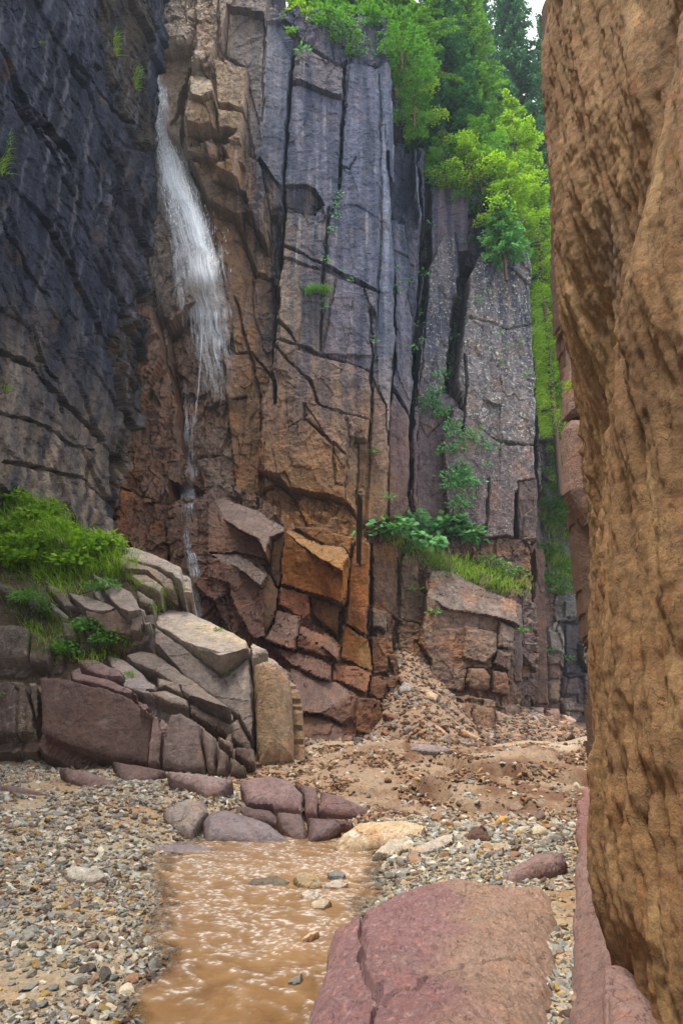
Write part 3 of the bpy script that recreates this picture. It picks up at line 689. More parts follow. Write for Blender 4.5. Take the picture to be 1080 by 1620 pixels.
def paint_left(s, L):
    U, V, C = s.U, s.V, L['C']
    C *= (1+.45*fbm(U*.5, V*.5, 1, 4, 80))[..., None]
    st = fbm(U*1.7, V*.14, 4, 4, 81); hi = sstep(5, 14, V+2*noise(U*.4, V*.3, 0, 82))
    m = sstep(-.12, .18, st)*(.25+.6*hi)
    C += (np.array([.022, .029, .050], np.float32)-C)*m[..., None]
    m = sstep(.06, .26, fbm(U*4.0, V*.25, 9, 4, 83))*.6
    C += (np.array([.36, .38, .46], np.float32)-C)*m[..., None]
    m = sstep(.1, .35, fbm(U*1.2, V*.9, 3, 5, 84))*.45
    C += (np.array([.30, .20, .14], np.float32)-C)*m[..., None]
    m = (1-sstep(6, 13, V+2.5*noise(U*2.2, V*.2, 0, 85)))*sstep(-.3, .25, fbm(U*1.8, V*.12, 14, 4, 86))*.7
    C += (np.array([1.15, .98, .80], np.float32)-C)*m[..., None]
    L['M'][..., 0] = .08*hi
LW.blend_colors(2)
LW.paint(paint_left)
LW.build('left_cliff', M_CLIFF, 'structure', 'steep dark blue grey canyon wall on the left with tan streaks low down', None, None, 4)

# ================================================================== FAR GORGE WALL seen through the gap
FW = Relief((10, 33, 0), (1, 0, 0), (0, 0, 1), -6, 6, -2, 16, .05, h0=0, warp=.12, col='#5b5257', seed=51, edge=.6)
FW.tone = (.8, .8)
f = FW.facet
kw = dict(bw=.3, rnd=.3, crack=.08)
for k, (p, h, c) in enumerate([(((738, 120), (800, 130), (812, 830), (735, 830)), .6, '#6d5650'), (((815, 610), (875, 620), (875, 720), (820, 725)), 1.0, '#7a6258'),
  (((815, 735), (875, 725), (870, 825), (820, 820)), 1.2, '#84705f'), (((880, 710), (960, 715), (960, 800), (880, 800)), .8, '#63555a'),
  (((880, 815), (930, 815), (920, 870), (880, 875)), 1.2, '#7e7068'), (((815, 830), (872, 830), (880, 980), (815, 990)), .9, '#6c5850'),
  (((940, 560), (990, 570), (1000, 630), (930, 630)), .9, '#6d6666'), (((885, 370), (950, 370), (950, 450), (885, 450)), .7, '#6a6668'),
  (((820, 500), (880, 515), (878, 605), (820, 600)), .8, '#837c78'), (((885, 480), (960, 470), (935, 700), (880, 700)), .3, '#4f4a50')]):
    f(c7(*p), h, 0, -.05, c, A=.5, lich=.3 if k in (6, 7, 8) else 0, **kw)
FW.fill()
FW.fracture(1.1, 1.3, .6, .5, .14, warp=.15); FW.fracture(.5, .6, .16, .5, .05); FW.roughen(.25, .7, 5); FW.roughen(.1, 2.5, 9, ridged=True)
def paint_far(s, L):
    L['C'] *= (1+.4*fbm(s.U*.8, s.V*.8, 1, 4, 70))[..., None]
    m = sstep(.0, .3, fbm(s.U*3, s.V*.2, 1, 3, 71))*sstep(6, 9, s.V)*.6
    L['C'] += (np.array([.4, .4, .46], np.float32)-L['C'])*m[..., None]
FW.paint(paint_far)
FW.build('gorge_cliff', M_CLIFF, 'structure', 'shadowed blocky rock wall closing the gorge at the right', None, None, 4)
GW = FW
# rocks fallen in the gap, before the far wall
GR = Relief((8, 24.5, 0), (1, 0, 0), (0, 0, 1), -4, 5, -1.5, 5, .04, h0=-5, warp=.05, col='#6b5a55', seed=52)
b = GR.block
kw = dict(bw=.35, rnd=.3, crack=.05, A=.5)
for p, hx, lb in [(((745, 920), (802, 918), (802, 975), (738, 962)), '#7d6d64', 'small squarish block, upper one of the pair under the dark column'),
  (((730, 962), (802, 976), (802, 1062), (770, 1055), (730, 1028)), '#8a7462', 'tan wedge shaped boulder, lower one of the pair under the dark column'),
  (((750, 850), (806, 850), (804, 914), (760, 912)), '#6c5c58', 'dark block resting over the squarish pair under the column'),
  (((810, 860), (872, 850), (882, 985), (840, 990), (808, 975)), '#6b564c', 'tall dark boulder at the foot of the gap in the gorge'),
  (((880, 878), (920, 885), (952, 905), (944, 962), (882, 992)), '#8a766a', 'light brown rounded boulder in the gap of the gorge'),
  (((690, 920), (735, 930), (735, 1010), (690, 1000)), '#7d6f6a', 'dusty stub of rock at the bend before the dark column')]:
    b('boulder', lb, 'boulder', [(c7(*p), (.6, 0, -.15), hx, 'set')], T=1.6, **kw)
GR.fracture(.5, .5, .1, .5, .03); GR.roughen(.15, 1.2, 5); GR.roughen(.08, 4, 8, ridged=True)
GR.build(None, M_BLOCK)

# the canyon goes on behind the camera
LB = Relief((-9.2, 4.9, 0), (.12, 1, 0), (0, 0, 1), -30, .6, -1, 32, .22, h0=.2, warp=.2, col='#4d5266', seed=36)
LB.tone = (.6, .75); LB.fracture(3.2, 2.4, .6, .5, .12); LB.roughen(.9, .3, 5)
LB.build('left_cliff_behind', M_CLIFF, 'structure', 'dark canyon wall running on behind the viewpoint', None, None, 3)
RB = Relief((4.2, -2, 0), (0, -1, 0), (0, 0, 1), -.5, 26, -1, 22, .22, h0=.2, warp=.2, col='#735238', seed=37)
RB.fracture(3.2, 3.4, .5, .5, .10); RB.roughen(.9, .3, 5)
RB.build('right_cliff_behind', M_CLIFF, 'structure', 'brown canyon wall running on behind the viewpoint at the right', None, None, 3)
# the next buttress past the near one
NB = Relief((3.4, 8.8, 0), (1, 0, 0), (0, 0, 1), -1.4, 3.4, -.5, 13, .016, h0=-60, warp=.04, col='#5c473c', seed=56)
NB.facet([(862, -80), (868, 100), (880, 300), (884, 500), (902, 640), (906, 800), (918, 900), (932, 1010), (948, 1050), (938, 1120), (950, 1300), (1150, 1300), (1150, -80)], .0, 0, 0, '#5c473c', bw=.25, rnd=.2, A=.5)
NB.facet([(886, 515), (896, 505), (903, 560), (900, 652), (960, 660), (960, 500)], .16, 0, 0, '#7f675c', bw=.3, rnd=.25, A=.4, lich=.5)
NB.facet([(899, 672), (906, 657), (960, 655), (960, 800), (930, 830), (903, 770)], .2, 0, 0, '#82685e', bw=.3, rnd=.25, A=.4, lich=.5)
NB.roughen(.12, .6, 5); NB.roughen(.04, 2.4, 7)
NB.paint(lambda s, L: L['C'].__imul__((1+.4*fbm(s.U*2, s.V*1.2, 1, 4, 57))[..., None]))
NB.build('right_buttress', rock_mat('buttress_back_rock', fine=.3, bump=.6), 'structure', 'slim second buttress seen as pinkish brown strips past the edge of the near one', None, None, .12)

# ================================================================== RIGHT NEAR WALL (a fluted brown buttress) 
def right_wall():
    # plan of the foot, from behind the camera to the far corner and round it
    P = np.array([(2.0, -1.5), (1.48, 1.2), (1.45, 2.6), (1.59, 3.9), (1.93, 5.0), (2.32, 6.1), (2.58, 6.7), (3.5, 7.0), (5.0, 7.2)], float)
    for _ in range(3):
        Q = [P[0]]
        for a, c in zip(P[:-1], P[1:]): Q += [a*.75+c*.25, a*.25+c*.75]
        P = np.array(Q+[P[-1]])
    L = np.concatenate([[0], np.cumsum(np.hypot(*np.diff(P, axis=0).T))])
    ds = .011
    # finer where it is seen
    s = np.concatenate([np.arange(0, 3.6, .06), np.arange(3.6, 9.3, .0105), np.arange(9.3, L[-1], .05)])
    x = np.interp(s, L, P[:, 0]); y = np.interp(s, L, P[:, 1])
    tx, ty = np.gradient(x, s), np.gradient(y, s); nl = np.hypot(tx, ty)
    k = np.ones(41)/41
    nx, ny = -ty/nl, tx/nl
    z = np.concatenate([np.arange(-.6, 8, .0125), np.arange(8, 14, .04)])
    S, Z = np.meshgrid(s, z); S = f32(S); Z = f32(Z)
    h = np.zeros_like(S)
    h += .40*noise(S*.55, Z*.22, 0, 201)+.24*noise(S*1.0+Z*.45, Z*.5, 0, 202)
    # large leaning bulge low on the near side
    h += .28*sstep(0, 1, 1-np.abs((S-(4.3+.0*Z))/1.3))*sstep(4.6, 2.4, Z+ (S-4.)*.9)
    wv = .25*fbm(S*1.5, Z*.8, 2, 3, 205)
    fl = fbm(S*3.2+wv*3, Z*.45, 1, 4, 203); h += .16*fl
    rd = fbm(S*5.5+wv*5, Z*1.1, 4, 4, 204, .55, True); h += .09*(rd-.4)
    dr = fbm(S*16+wv*6, Z*3.2, 6, 3, 206); gate = sstep(-.1, .3, noise(S*1.2, Z*.5, 0, 207))
    h += .065*dr*(.4+gate)
    f1, f2, idx, cx, cy = worley(S*13+2*wv, Z*7+2*wv, 208)
    h += .035*(1-np.clip(f1, 0, 1))*(.3+.9*gate)
    f1, f2, idx, cx, cy = worley(S*34, Z*22, 209)
    h += .012*(1-np.clip(f1, 0, 1))
    # overhung hollows
    h -= .10*sstep(.18, .5, noise(S*1.4, Z*.9+S*.8, 0, 210))
    lean = .026*(Z-.8)
    X = x[None, :]+nx[None, :]*h+lean; Y = y[None, :]+ny[None, :]*h
    v = np.stack([X, Y, Z], -1).reshape(-1, 3)
    C = np.tile(lin('#836748'), (*S.shape, 1))
    C *= ((1+.6*fbm(S*1.1, Z*.6, 5, 5, 211))*(1+.3*fbm(S*9, Z*5, 5, 4, 219)))[..., None]
    m = sstep(.02, .3, fbm(S*6, Z*1.2, 9, 4, 212))*.6
    C += (lin('#ad9268')-C)*m[..., None]
    m = sstep(.1, .35, fbm(S*1.3, Z*.9, 13, 4, 213))*.6
    C += (lin('#604833')-C)*m[..., None]
    m = sstep(.14, .36, fbm(S*1.1+5, Z*.6, 17, 4, 214))*.55
    C += (lin('#5a4f4a')-C)*m[..., None]
    q = NT('flowstone'); M = rock_mat('buttress_rock', fine=.13, bump=.8, spec=.3, rough=.8)
    make_mesh('right_cliff', v, grid_faces(*S.shape)[:, ::-1], M, C.reshape(-1, 3), np.zeros((S.size, 4)))
    return bpy.data.objects['right_cliff']
rw = right_wall()
tag(rw, 'near overhanging brown rock buttress with fluted pitted surface filling the right edge', None, None, 'structure')
# ================================================================== GROUND
YS = np.array([-4, 3.99, 5.29, 7.02, 7.96, 8.6, 9.4]); XL = np.array([-.75, -1.03, -1.26, -1.60, -1.80, -1.3, -.3]); XR = np.array([.0, .1, .1, .33, .40, .25, -.1])
def chan(x, y):
    """how deep inside the stream bed (1 = middle, 0 = bank)"""
    xl = np.interp(y, YS, XL)+.30*noise(y*1.1, x*.5, 0, 301)+.14*noise(y*5, x*3, 0, 302)+.05*noise(y*15, x*11, 0, 316)
    xr = np.interp(y, YS, XR)+.10*noise(y*2.3, x*1.1, 5, 303)+.06*noise(y*7, x*4, 0, 317)
    return np.minimum(x-xl, xr-x), xl, xr
def ground_z(x, y):
    x = f32(x); y = f32(y)
    c, xl, xr = chan(x, y)
    dl = np.maximum(xl-x, 0); dr = np.maximum(x-xr, 0)
    left = .10*sstep(-.02, .5, dl)+.052*np.clip(y-4, 0, 9)*sstep(0, 1.6, dl)+.02*np.clip(dl-2.2, 0, 4)
    right = .10*sstep(0, .3, dr)+.12*sstep(.15, .7, dr)*sstep(9, 7, y)+.018*np.clip(y-5, 0, 5)
    z = np.where(x < xl, left, np.where(x > xr, right, 0))
    z = np.where(c > 0, -.16*sstep(0, .25, c), z)
    wd = sstep(-2.6, -1.2, x+.35*noise(x, y*.7, 0, 305))
    m = .72*sstep(8.5, 12.2, y+.5*noise(x*.7, y*.5, 0, 304)-.10*np.clip(x, -1, 4))
    m = m*(.3+.7*wd)*(1+.45*noise(x*.45+2, y*.25, 0, 320)+.2*noise(x*1.3, y*.6, 0, 321))
    z = np.where(y > 8.2, np.maximum(z, z*(1-sstep(8.2, 9.5, y))+m), z)
    # eroded scarp in the mound
    e = sstep(.05, .22, noise(x*.9+3, y*1.5, 0, 306))*sstep(8.8, 9.6, y)*(1-sstep(11.4, 12.2, y))*sstep(.6, 1.6, x)
    z = z-.40*e+.10*sstep(8.8, 9.8, y)*(1-sstep(11.8, 12.8, y))*fbm(x*1.2, y*1.6, 3, 3, 318)
    z = z-.6*sstep(13.5, 20, y)*(.72)
    # scree cone against the back wall
    r = np.sqrt(((x-2.1)/2.2)**2+((y-24)/6.5)**2)+.12*noise(x*1.2, y*1.2, 0, 309); z = z+3.3*np.clip(1-r, 0, 1)
    r = np.sqrt(((x-5.2)/3.2)**2+((y-25.5)/6.5)**2); z = z+1.4*np.clip(1-r, 0, 1)
    z = z+1.2*sstep(-3.5, -6.5, x)*sstep(11, 14, y)
    k = np.clip((y-2)/6, .35, 1)
    z = z+.05*fbm(x*.8, y*.8, 0, 3, 307)*k+.03*fbm(x*3, y*3, 0, 4, 308)*(.5+.5*sstep(8, 9, y))*np.where(c > 0, .5, 1)
    return z
def G(px, py, up=0.):
    d = ray(px, py); t = np.linspace(2, 45, 1200)
    P = EYE+np.outer(t, d); g = np.maximum(ground_z(P[:, 0], P[:, 1]), 0)+up
    k = np.argmax(P[:, 2] < g)
    return P[k] if P[k, 2] < g[k] else EYE+d*19
def ground():
    a = 1.2; ys = a*np.exp(np.linspace(0, math.log(90/a), 1000))-a-1.0+.0
    ys = np.concatenate([[-6, -4, -3, -2], ys]); wd = np.where(ys > -1, (ys+1.0)*.72+1.5, 2.5)
    ss = np.linspace(-1, 1, 640)
    X = wd[:, None]*ss[None]; Y = np.repeat(ys[:, None], 640, 1)
    Z = ground_z(X, Y)
    k = sstep(2, 4, Y)
    Z = Z+.018*fbm(X*11, Y*11, 0, 4, 310)*k
    clod = worley(X*6+.5*noise(X*3, Y*3), Y*6, 311)
    md = sstep(8.6, 9.4, Y)*sstep(-1.8, -.8, X)*(1-sstep(12.3, 13, Y))
    Z += .05*(1-np.clip(clod[0]*1.3, 0, 1))*md*sstep(-.15, .2, noise(X*1.2, Y*1.2, 0, 312))*((clod[2] >> 4) & 3)/2
    v = np.stack([X, Y, Z], -1).reshape(-1, 3)
    C = np.tile(lin('#a0917c'), (*X.shape, 1))
    mx = lambda m, hx: C.__iadd__((lin(hx)-C)*m[..., None])
    n = fbm(X*.8, Y*.8, 2, 4, 313)
    mx((1-sstep(7.6, 8.6, Y))*sstep(-.1, .2, n+.1)*.7, '#a89c84')
    mx(sstep(.05, .25, fbm(X*.7, Y*.7, 8, 3, 314))*(1-md)*.8, '#94765a')
    mx(md*.85, '#8a7663'); mx(md*sstep(-.1, .15, fbm(X*1.1, Y*2., 4, 4, 315))*sstep(-.5, 1.2, X)*.85, '#5f4231')
    c, _, _ = chan(X, Y); mx(sstep(-.12, .02, c)*(1-sstep(8.3, 8.8, Y)), '#6d4c2a')
    mx(sstep(13, 15, Y)*.9, '#7c6856')
    M = np.zeros((X.size, 4)); M[:, 0] = (sstep(-.15, .02, c)*(1-sstep(8.6, 9, Y))*.8).ravel()
    o = make_mesh('ground', v, grid_faces(*X.shape), rock_mat('soil', fine=.14, bump=.8, spec=.2, rough=.9, grain=.6), C.reshape(-1, 3), M)
    tag(o, 'gravelly canyon floor with a sandy brown mound in the middle', None, None, 'structure')
ground()

# ================================================================== STREAM
def stream():
    xs = np.arange(-2.3, .9, .011); ys = np.arange(1.0, 9.3, .013)
    X, Y = np.meshgrid(xs, ys); X = f32(X); Y = f32(Y)
    rap = np.exp(-((Y-7.0)/1.1)**2)+.55*np.exp(-((Y-5.2)/.8)**2)+.42
    wx = X+.25*fbm(X*1.5, Y*1.5, 0, 3, 330); wy = Y+.3*fbm(X*1.3, Y*1.1, 4, 3, 329)+.25*X
    r1 = fbm(wx*3.6+.5*wy, wy*4.2, 1, 4, 331, .55, True); r2 = fbm(wx*10, wy*12, 2, 4, 332, .6)
    Z = .022*(r1-.3)*rap+.013*r2*(.3+rap)+.012*(Y-4)*sstep(4, 5, Y)*.6
    foam_glint = sstep(.62, 1.0, r1+.7*r2+.12*rap-.02)*sstep(.25, .7, rap+.4*noise(X*1.3, Y*1.3, 0, 333))  # white foam, with the water's glints painted in as the same colour
    fine = sstep(.12, .3, fbm(wx*22, wy*34, 3, 3, 334)+.25*(foam_glint-.3))
    cc, _, _ = chan(X, Y); shal = 1-sstep(.0, .34, (cc+.12*noise(X*6, Y*6, 0, 336))*2.2)
    A = np.stack([foam_glint*(.06+.42*fine), rap, shal], -1).reshape(-1, 3)
    q = NT('muddy_water')
    at = q.n('ShaderNodeVertexColor', layer_name='Col'); sp = q.n('ShaderNodeSeparateColor'); q.l(at.outputs['Color'], sp.inputs[0])
    n1 = q.noise(2.4, 6, .65, q.scaled((1.4, .8, 1)), .8); base = q.mix(q.ramp(n1, .3, .7), (.10, .048, .016), (.26, .145, .06))
    base = q.mix(q.math('MULTIPLY', sp.outputs[1], .35, True), base, (.33, .21, .12))
    c = q.mix(sp.outputs[0], base, (.82, .78, .74)); q.l(c, q.b.inputs['Base Color'])
    q.l(q.math('SUBTRACT', 1.0, q.math('MULTIPLY', sp.outputs[2], .6)), q.b.inputs['Alpha'])
    q.l(q.math('ADD', q.math('MULTIPLY', sp.outputs[0], .4), .13), q.b.inputs['Roughness'])
    q.b.inputs['Specular IOR Level'].default_value = .35; q.b.inputs['IOR'].default_value = 1.33
    h = q.math('ADD', q.math('MULTIPLY', q.noise(26, 4, .6, q.scaled((1, 1.7, 1))), .012), q.math('MULTIPLY', q.noise(70, 2, .5), .002))
    bp = q.n('ShaderNodeBump'); bp.inputs['Strength'].default_value = .8; q.l(h, bp.inputs['Height']); q.l(bp.outputs[0], q.b.inputs['Normal'])
    o = make_mesh('stream', np.stack([X, Y, Z], -1).reshape(-1, 3), grid_faces(*X.shape), q.m, A)
    tag(o, 'shallow muddy orange brown stream with white ripples', None, None, 'structure')
stream()

# ================================================================== LEFT OUTCROP
a = math.radians(50)
OC = Relief((-3, 13.2, 2.4), (1, 0, 0), (0, math.cos(a), math.sin(a)), -8, 3.6, -4.5, 7.5, .021, h0=-60, warp=.05, col='#4d4030', seed=41, wf=2)
OC.tone = (.82, .72)
def c8(*p): return cpt(0, 780, .4444, p)
OC.facet(c8((-200, -60), (60, 0), (180, 18), (240, 80), (400, 160), (470, 180), (640, 265), (650, 400), (620, 440), (520, 470), (540, 1100), (-200, 1100)), -.25, 0, -.05, '#5b4a34', bw=.5, rnd=.5, A=1.)
OC.facet(c8((500, 400), (570, 400), (760, 470), (900, 560), (1010, 600), (1035, 700), (1040, 930), (900, 980), (600, 1000), (500, 800)), -.4, 0, -.05, '#5e5048', bw=.3, rnd=.3, A=1.)
b = OC.block
kw = dict(bw=.10, rnd=.09, crack=.04, A=.4)
VT = .55
b('rock_slab', 'broad pale slab with loose sand on its back, top of the left outcrop', 'rock slab',
  [(c8((548, 462), (562, 392), (640, 396), (760, 455), (905, 535), (960, 562), (905, 580), (845, 600), (792, 642), (730, 592), (640, 522)), (.35, -.05, -.55), '#a89a8c', 'set')], T=.5, **kw)
b('rock_block', 'tall tan end block with a smooth vertical streaked face, right end of the left outcrop', 'rock block',
  [(c8((898, 562), (950, 552), (1005, 580), (1030, 640), (1040, 760), (1048, 925), (1000, 950), (915, 962), (902, 760)), (.80, -.18, VT), '#94754f', 'set', dict(A=.45))], T=1.6, bw=.34, rnd=.30, crack=.02)
b('rock_slab', 'long dark slab directly beneath the sandy pale one', 'rock slab',
  [(c8((545, 470), (640, 528), (730, 600), (792, 648), (845, 606), (896, 572), (902, 760), (905, 900), (885, 860), (850, 800), (700, 690), (548, 570)), (.30, .0, .15), '#7b6d68', 'set', dict(A=.7))], T=1.2, **kw)
b('rock_slab', 'grey brown slab running diagonally down below the dark one', 'rock slab',
  [(c8((505, 556), (560, 570), (742, 702), (832, 768), (822, 812), (692, 742), (560, 640), (440, 590), (450, 570)), (.45, 0, -.35), '#7d6f68', 'set')], T=.8, **kw)
b('rock_slab', 'shadowed brown slab whose broken end meets the tan end block', 'rock slab',
  [(c8((690, 748), (822, 816), (850, 800), (902, 900), (905, 940), (830, 880), (770, 840), (640, 770), (540, 715)), (.42, 0, .2), '#6e5a50', 'set', dict(A=.8))], T=1.0, **kw)
b('rock_slab', 'smooth pale grey leaf of rock in the middle of the outcrop', 'rock slab',
  [(c8((380, 568), (445, 585), (562, 688), (548, 722), (490, 710), (440, 690), (395, 622)), (.38, 0, -.45), '#8c7f7e', 'set')], T=.6, **kw)
b('rock', 'small angular rock lying across the middle slabs', 'rock', [(c8((552, 650), (640, 678), (652, 712), (560, 690)), (.62, 0, -.2), '#857467', 'set')], T=.4, **kw)
b('rock_slab', 'thin flat slab pointing right below the small angular rock', 'rock slab', [(c8((520, 702), (592, 694), (672, 735), (672, 764), (600, 750)), (.62, 0, -.2), '#897a6e', 'set')], T=.4, **kw)
b('rock_slab', 'thin maroon slab lying on top of the largest front block', 'rock slab', [(c8((243, 628), (300, 638), (420, 668), (492, 712), (440, 715), (380, 690), (255, 662)), (.72, 0, -.5), '#7b5f5c', 'set')], T=.5, **kw)
b('rock_slab', 'knobbly reddish slab among the weeds above the maroon one', 'rock slab', [(c8((268, 588), (340, 588), (430, 628), (442, 658), (370, 652), (300, 632)), (.55, 0, -.2), '#7d6260', 'set')], T=.5, **kw)
b('boulder', 'largest dark maroon block at the front of the left outcrop', 'boulder',
  [(c8((138, 638), (250, 658), (380, 688), (470, 728), (545, 790), (530, 960), (400, 940), (250, 900), (150, 862)), (.95, .05, VT), '#664c45', 'set', dict(A=.35)),
   (c8((470, 728), (560, 788), (582, 850), (574, 965), (528, 962), (530, 880), (545, 792)), (.95, -.25, VT), '#8d6f6a', 'set', dict(A=.4))], T=2.2, bw=.2, rnd=.16, crack=.03)
b('boulder', 'grey brown rectangular block joined to the right side of the largest dark one', 'boulder',
  [(c8((585, 850), (600, 772), (640, 764), (705, 812), (742, 985), (690, 992), (576, 962)), (.95, -.1, VT), '#7e6965', 'set', dict(A=.35))], T=2, bw=.12, rnd=.1, crack=.03)
b('rock_block', 'narrow upright slice of rock right of the rectangular block', 'rock block', [(c8((705, 815), (772, 858), (768, 996), (742, 990)), (.9, -.1, VT), '#7a655e', 'set')], T=1.6, **kw)
b('rock_block', 'squat brown block third from the right end of the front row', 'rock block', [(c8((772, 884), (812, 922), (812, 1004), (768, 998)), (.85, -.1, VT), '#79635a', 'set')], T=1.4, **kw)
b('rock_block', 'small wedge next to the tan end block at the gravel edge', 'rock block', [(c8((815, 922), (878, 972), (862, 1004), (814, 1004)), (.85, -.1, VT), '#74604f', 'set')], T=1.4, **kw)
b('rock', 'flat stone jammed above the squat brown block', 'rock', [(c8((770, 850), (830, 878), (828, 912), (776, 882)), (.8, 0, 0), '#83695c', 'set')], T=.8, **kw)
b('rock', 'dark stone jammed against the foot of the tan end block', 'rock', [(c8((832, 898), (905, 905), (912, 955), (884, 968), (835, 930)), (.75, 0, .3), '#6a4f44', 'set')], T=.8, **kw)
b('boulder', 'squared dark boulder with pale lichen at the left edge above the gravel', 'boulder',
  [(c8((-60, 690), (20, 662), (62, 700), (60, 862), (-60, 850)), (.9, .1, VT), '#5f4c46', 'set', dict(lich=.3)), (c8((20, 662), (128, 664), (134, 700), (130, 862), (62, 862), (62, 700)), (.9, -.1, VT), '#6f5c50', 'set', dict(lich=.5))], T=2, bw=.15, rnd=.12, crack=.03)
b('boulder', 'grey block at the left edge under the ferny bush', 'boulder',
  [(c8((-80, 440), (40, 448), (100, 466), (108, 588), (50, 585), (-80, 570)), (.55, -.05, VT), '#63564f', 'set', dict(lich=.25))], T=1.5, bw=.14, rnd=.12, crack=.03)
b('boulder', 'brown block between the grey edge block and the weeds', 'boulder', [(c8((108, 482), (182, 520), (172, 605), (104, 598)), (.4, 0, .4), '#655449', 'set')], T=1.2, **kw)
b('rock_slab', 'thick pointed slab thrusting out of the grass', 'rock slab',
  [(c8((325, 278), (400, 318), (470, 352), (510, 425), (455, 440), (400, 385)), (.45, 0, -.4), '#8b7c74', 'set'), (c8((455, 440), (512, 425), (500, 490), (470, 495), (440, 470)), (.55, 0, .5), '#7a675c', 'set')], T=.8, **kw)
b('rock_slab', 'wedge slab with a brown broken front under the pointed one', 'rock slab',
  [(c8((235, 345), (350, 378), (415, 408), (370, 430), (300, 408)), (.4, 0, -.5), '#8f8079', 'set'), (c8((300, 408), (370, 430), (415, 408), (472, 470), (470, 508), (380, 500), (310, 440)), (.5, 0, .5), '#745c4d', 'set')], T=.8, **kw)
b('rock_slab', 'slender slab edge emerging from the grass left of the wedge', 'rock slab', [(c8((145, 292), (240, 355), (262, 388), (282, 405), (225, 402), (175, 350)), (.25, 0, -.1), '#75665f', 'set')], T=.5, **kw)
b('rock_slab', 'long dark slab edge at the left border under the tall grass', 'rock slab', [(c8((-40, 295), (60, 338), (152, 402), (120, 410), (50, 372), (-40, 330)), (.25, 0, 0), '#5d5048', 'set')], T=.5, **kw)
b('rock', 'pale spotted stone between the slab edges and the weeds', 'rock', [(c8((158, 368), (205, 400), (255, 440), (232, 455), (180, 415)), (.2, 0, 0), '#7c6d66', 'set', dict(lich=.6))], T=.4, **kw)
b('rock', 'squat grey stone below the slab edges', 'rock', [(c8((212, 455), (272, 462), (275, 515), (225, 508)), (.25, 0, .3), '#6c5f58', 'set', dict(lich=.3))], T=.4, **kw)
b('rock', 'lone grey stone peeking through the upper grass', 'rock', [(c8((128, 98), (182, 118), (232, 158), (228, 182), (168, 152)), (.25, 0, -.2), '#6f6560', 'set')], T=.4, **kw)
b('rock_slab', 'upper tan slab leaning on the rock below the water chute', 'rock slab', [(c8((395, 185), (480, 188), (560, 218), (645, 262), (648, 318), (620, 302), (560, 262), (430, 230)), (-.1, 0, -.4), '#a19286', 'set')], T=.8, **kw)
b('rock_slab', 'lower tan slab under the upper one beside the chute', 'rock slab', [(c8((408, 218), (560, 268), (620, 310), (628, 352), (540, 325), (430, 262)), (.05, 0, 0), '#93816f', 'set')], T=.8, **kw)
b('rock', 'flat tan stone among tufts below the tan slabs', 'rock', [(c8((455, 284), (530, 290), (585, 330), (570, 352), (500, 322)), (.05, 0, -.3), '#99887a', 'set')], T=.4, **kw)
b('rock', 'blocky stone capping the pointed slab', 'rock', [(c8((478, 338), (548, 372), (545, 400), (490, 385)), (.3, 0, 0), '#7d6d62', 'set')], T=.5, **kw)
b('rock', 'small dark stone left of the sandy slab', 'rock', [(c8((508, 432), (552, 422), (556, 465), (538, 472), (512, 462)), (.3, 0, .2), '#5f5048', 'set')], T=.5, **kw)
OC.fill(8)
OC.fracture(1.1, .25, .035, .4, .008, warp=.2, shear=.25, w=1.); OC.roughen(.05, 1.2, 5); OC.roughen(.02, 5, 9, ridged=True); OC.roughen(.02, 14, 19)
for pts, wd, dp in [([(395, 1030), (402, 1090), (405, 1200)], .06, .25), ([(60, 1090), (61, 1160)], .05, .3), ([(558, 1140), (560, 1200)], .04, .2), ([(250, 1010), (310, 1035), (350, 1060)], .03, .1)]:
    OC.carve(pts, wd, dp, None)
def paint_oc(s, L):
    L['C'] *= (1+.35*fbm(s.U*1.6, s.V*1.6, 1, 4, 45))[..., None]
    m = sstep(.1, .35, fbm(s.U*1.2, s.V*3.5, 4, 4, 46))*.5; L['C'] += (lin('#a5978a')-L['C'])*m[..., None]
    m = (sstep(-2.0, -1.1, s.U)*sstep(0, .3, fbm(s.U*6, s.V*.5, 8, 3, 47)))*.4*(s.U > 1.2); L['C'] += (lin('#b39a7a')-L['C'])*m[..., None]
    # loose ochre sand lying on the pale slab
    q = OC.to_uv(335, 985, .3); q2 = OC.to_uv(400, 1018, .3)
    t = np.clip(((s.U-q[0])*(q2[0]-q[0])+(s.V-q[1])*(q2[1]-q[1]))/((q2[0]-q[0])**2+(q2[1]-q[1])**2), -.5, 1.1)
    d = np.hypot(s.U-q[0]-t*(q2[0]-q[0]), s.V-q[1]-t*(q2[1]-q[1]))
    m = 1-sstep(.15, .4, d+.25*noise(s.U*4, s.V*4, 0, 48)); L['C'] += (lin('#bda988')-L['C'])*(m*.8)[..., None]
OC.paint(paint_oc)
OC.build('rocky_slope', M_BLOCK, 'structure', 'earthy slope of the left bank between the slabs', None, None, 2.5)

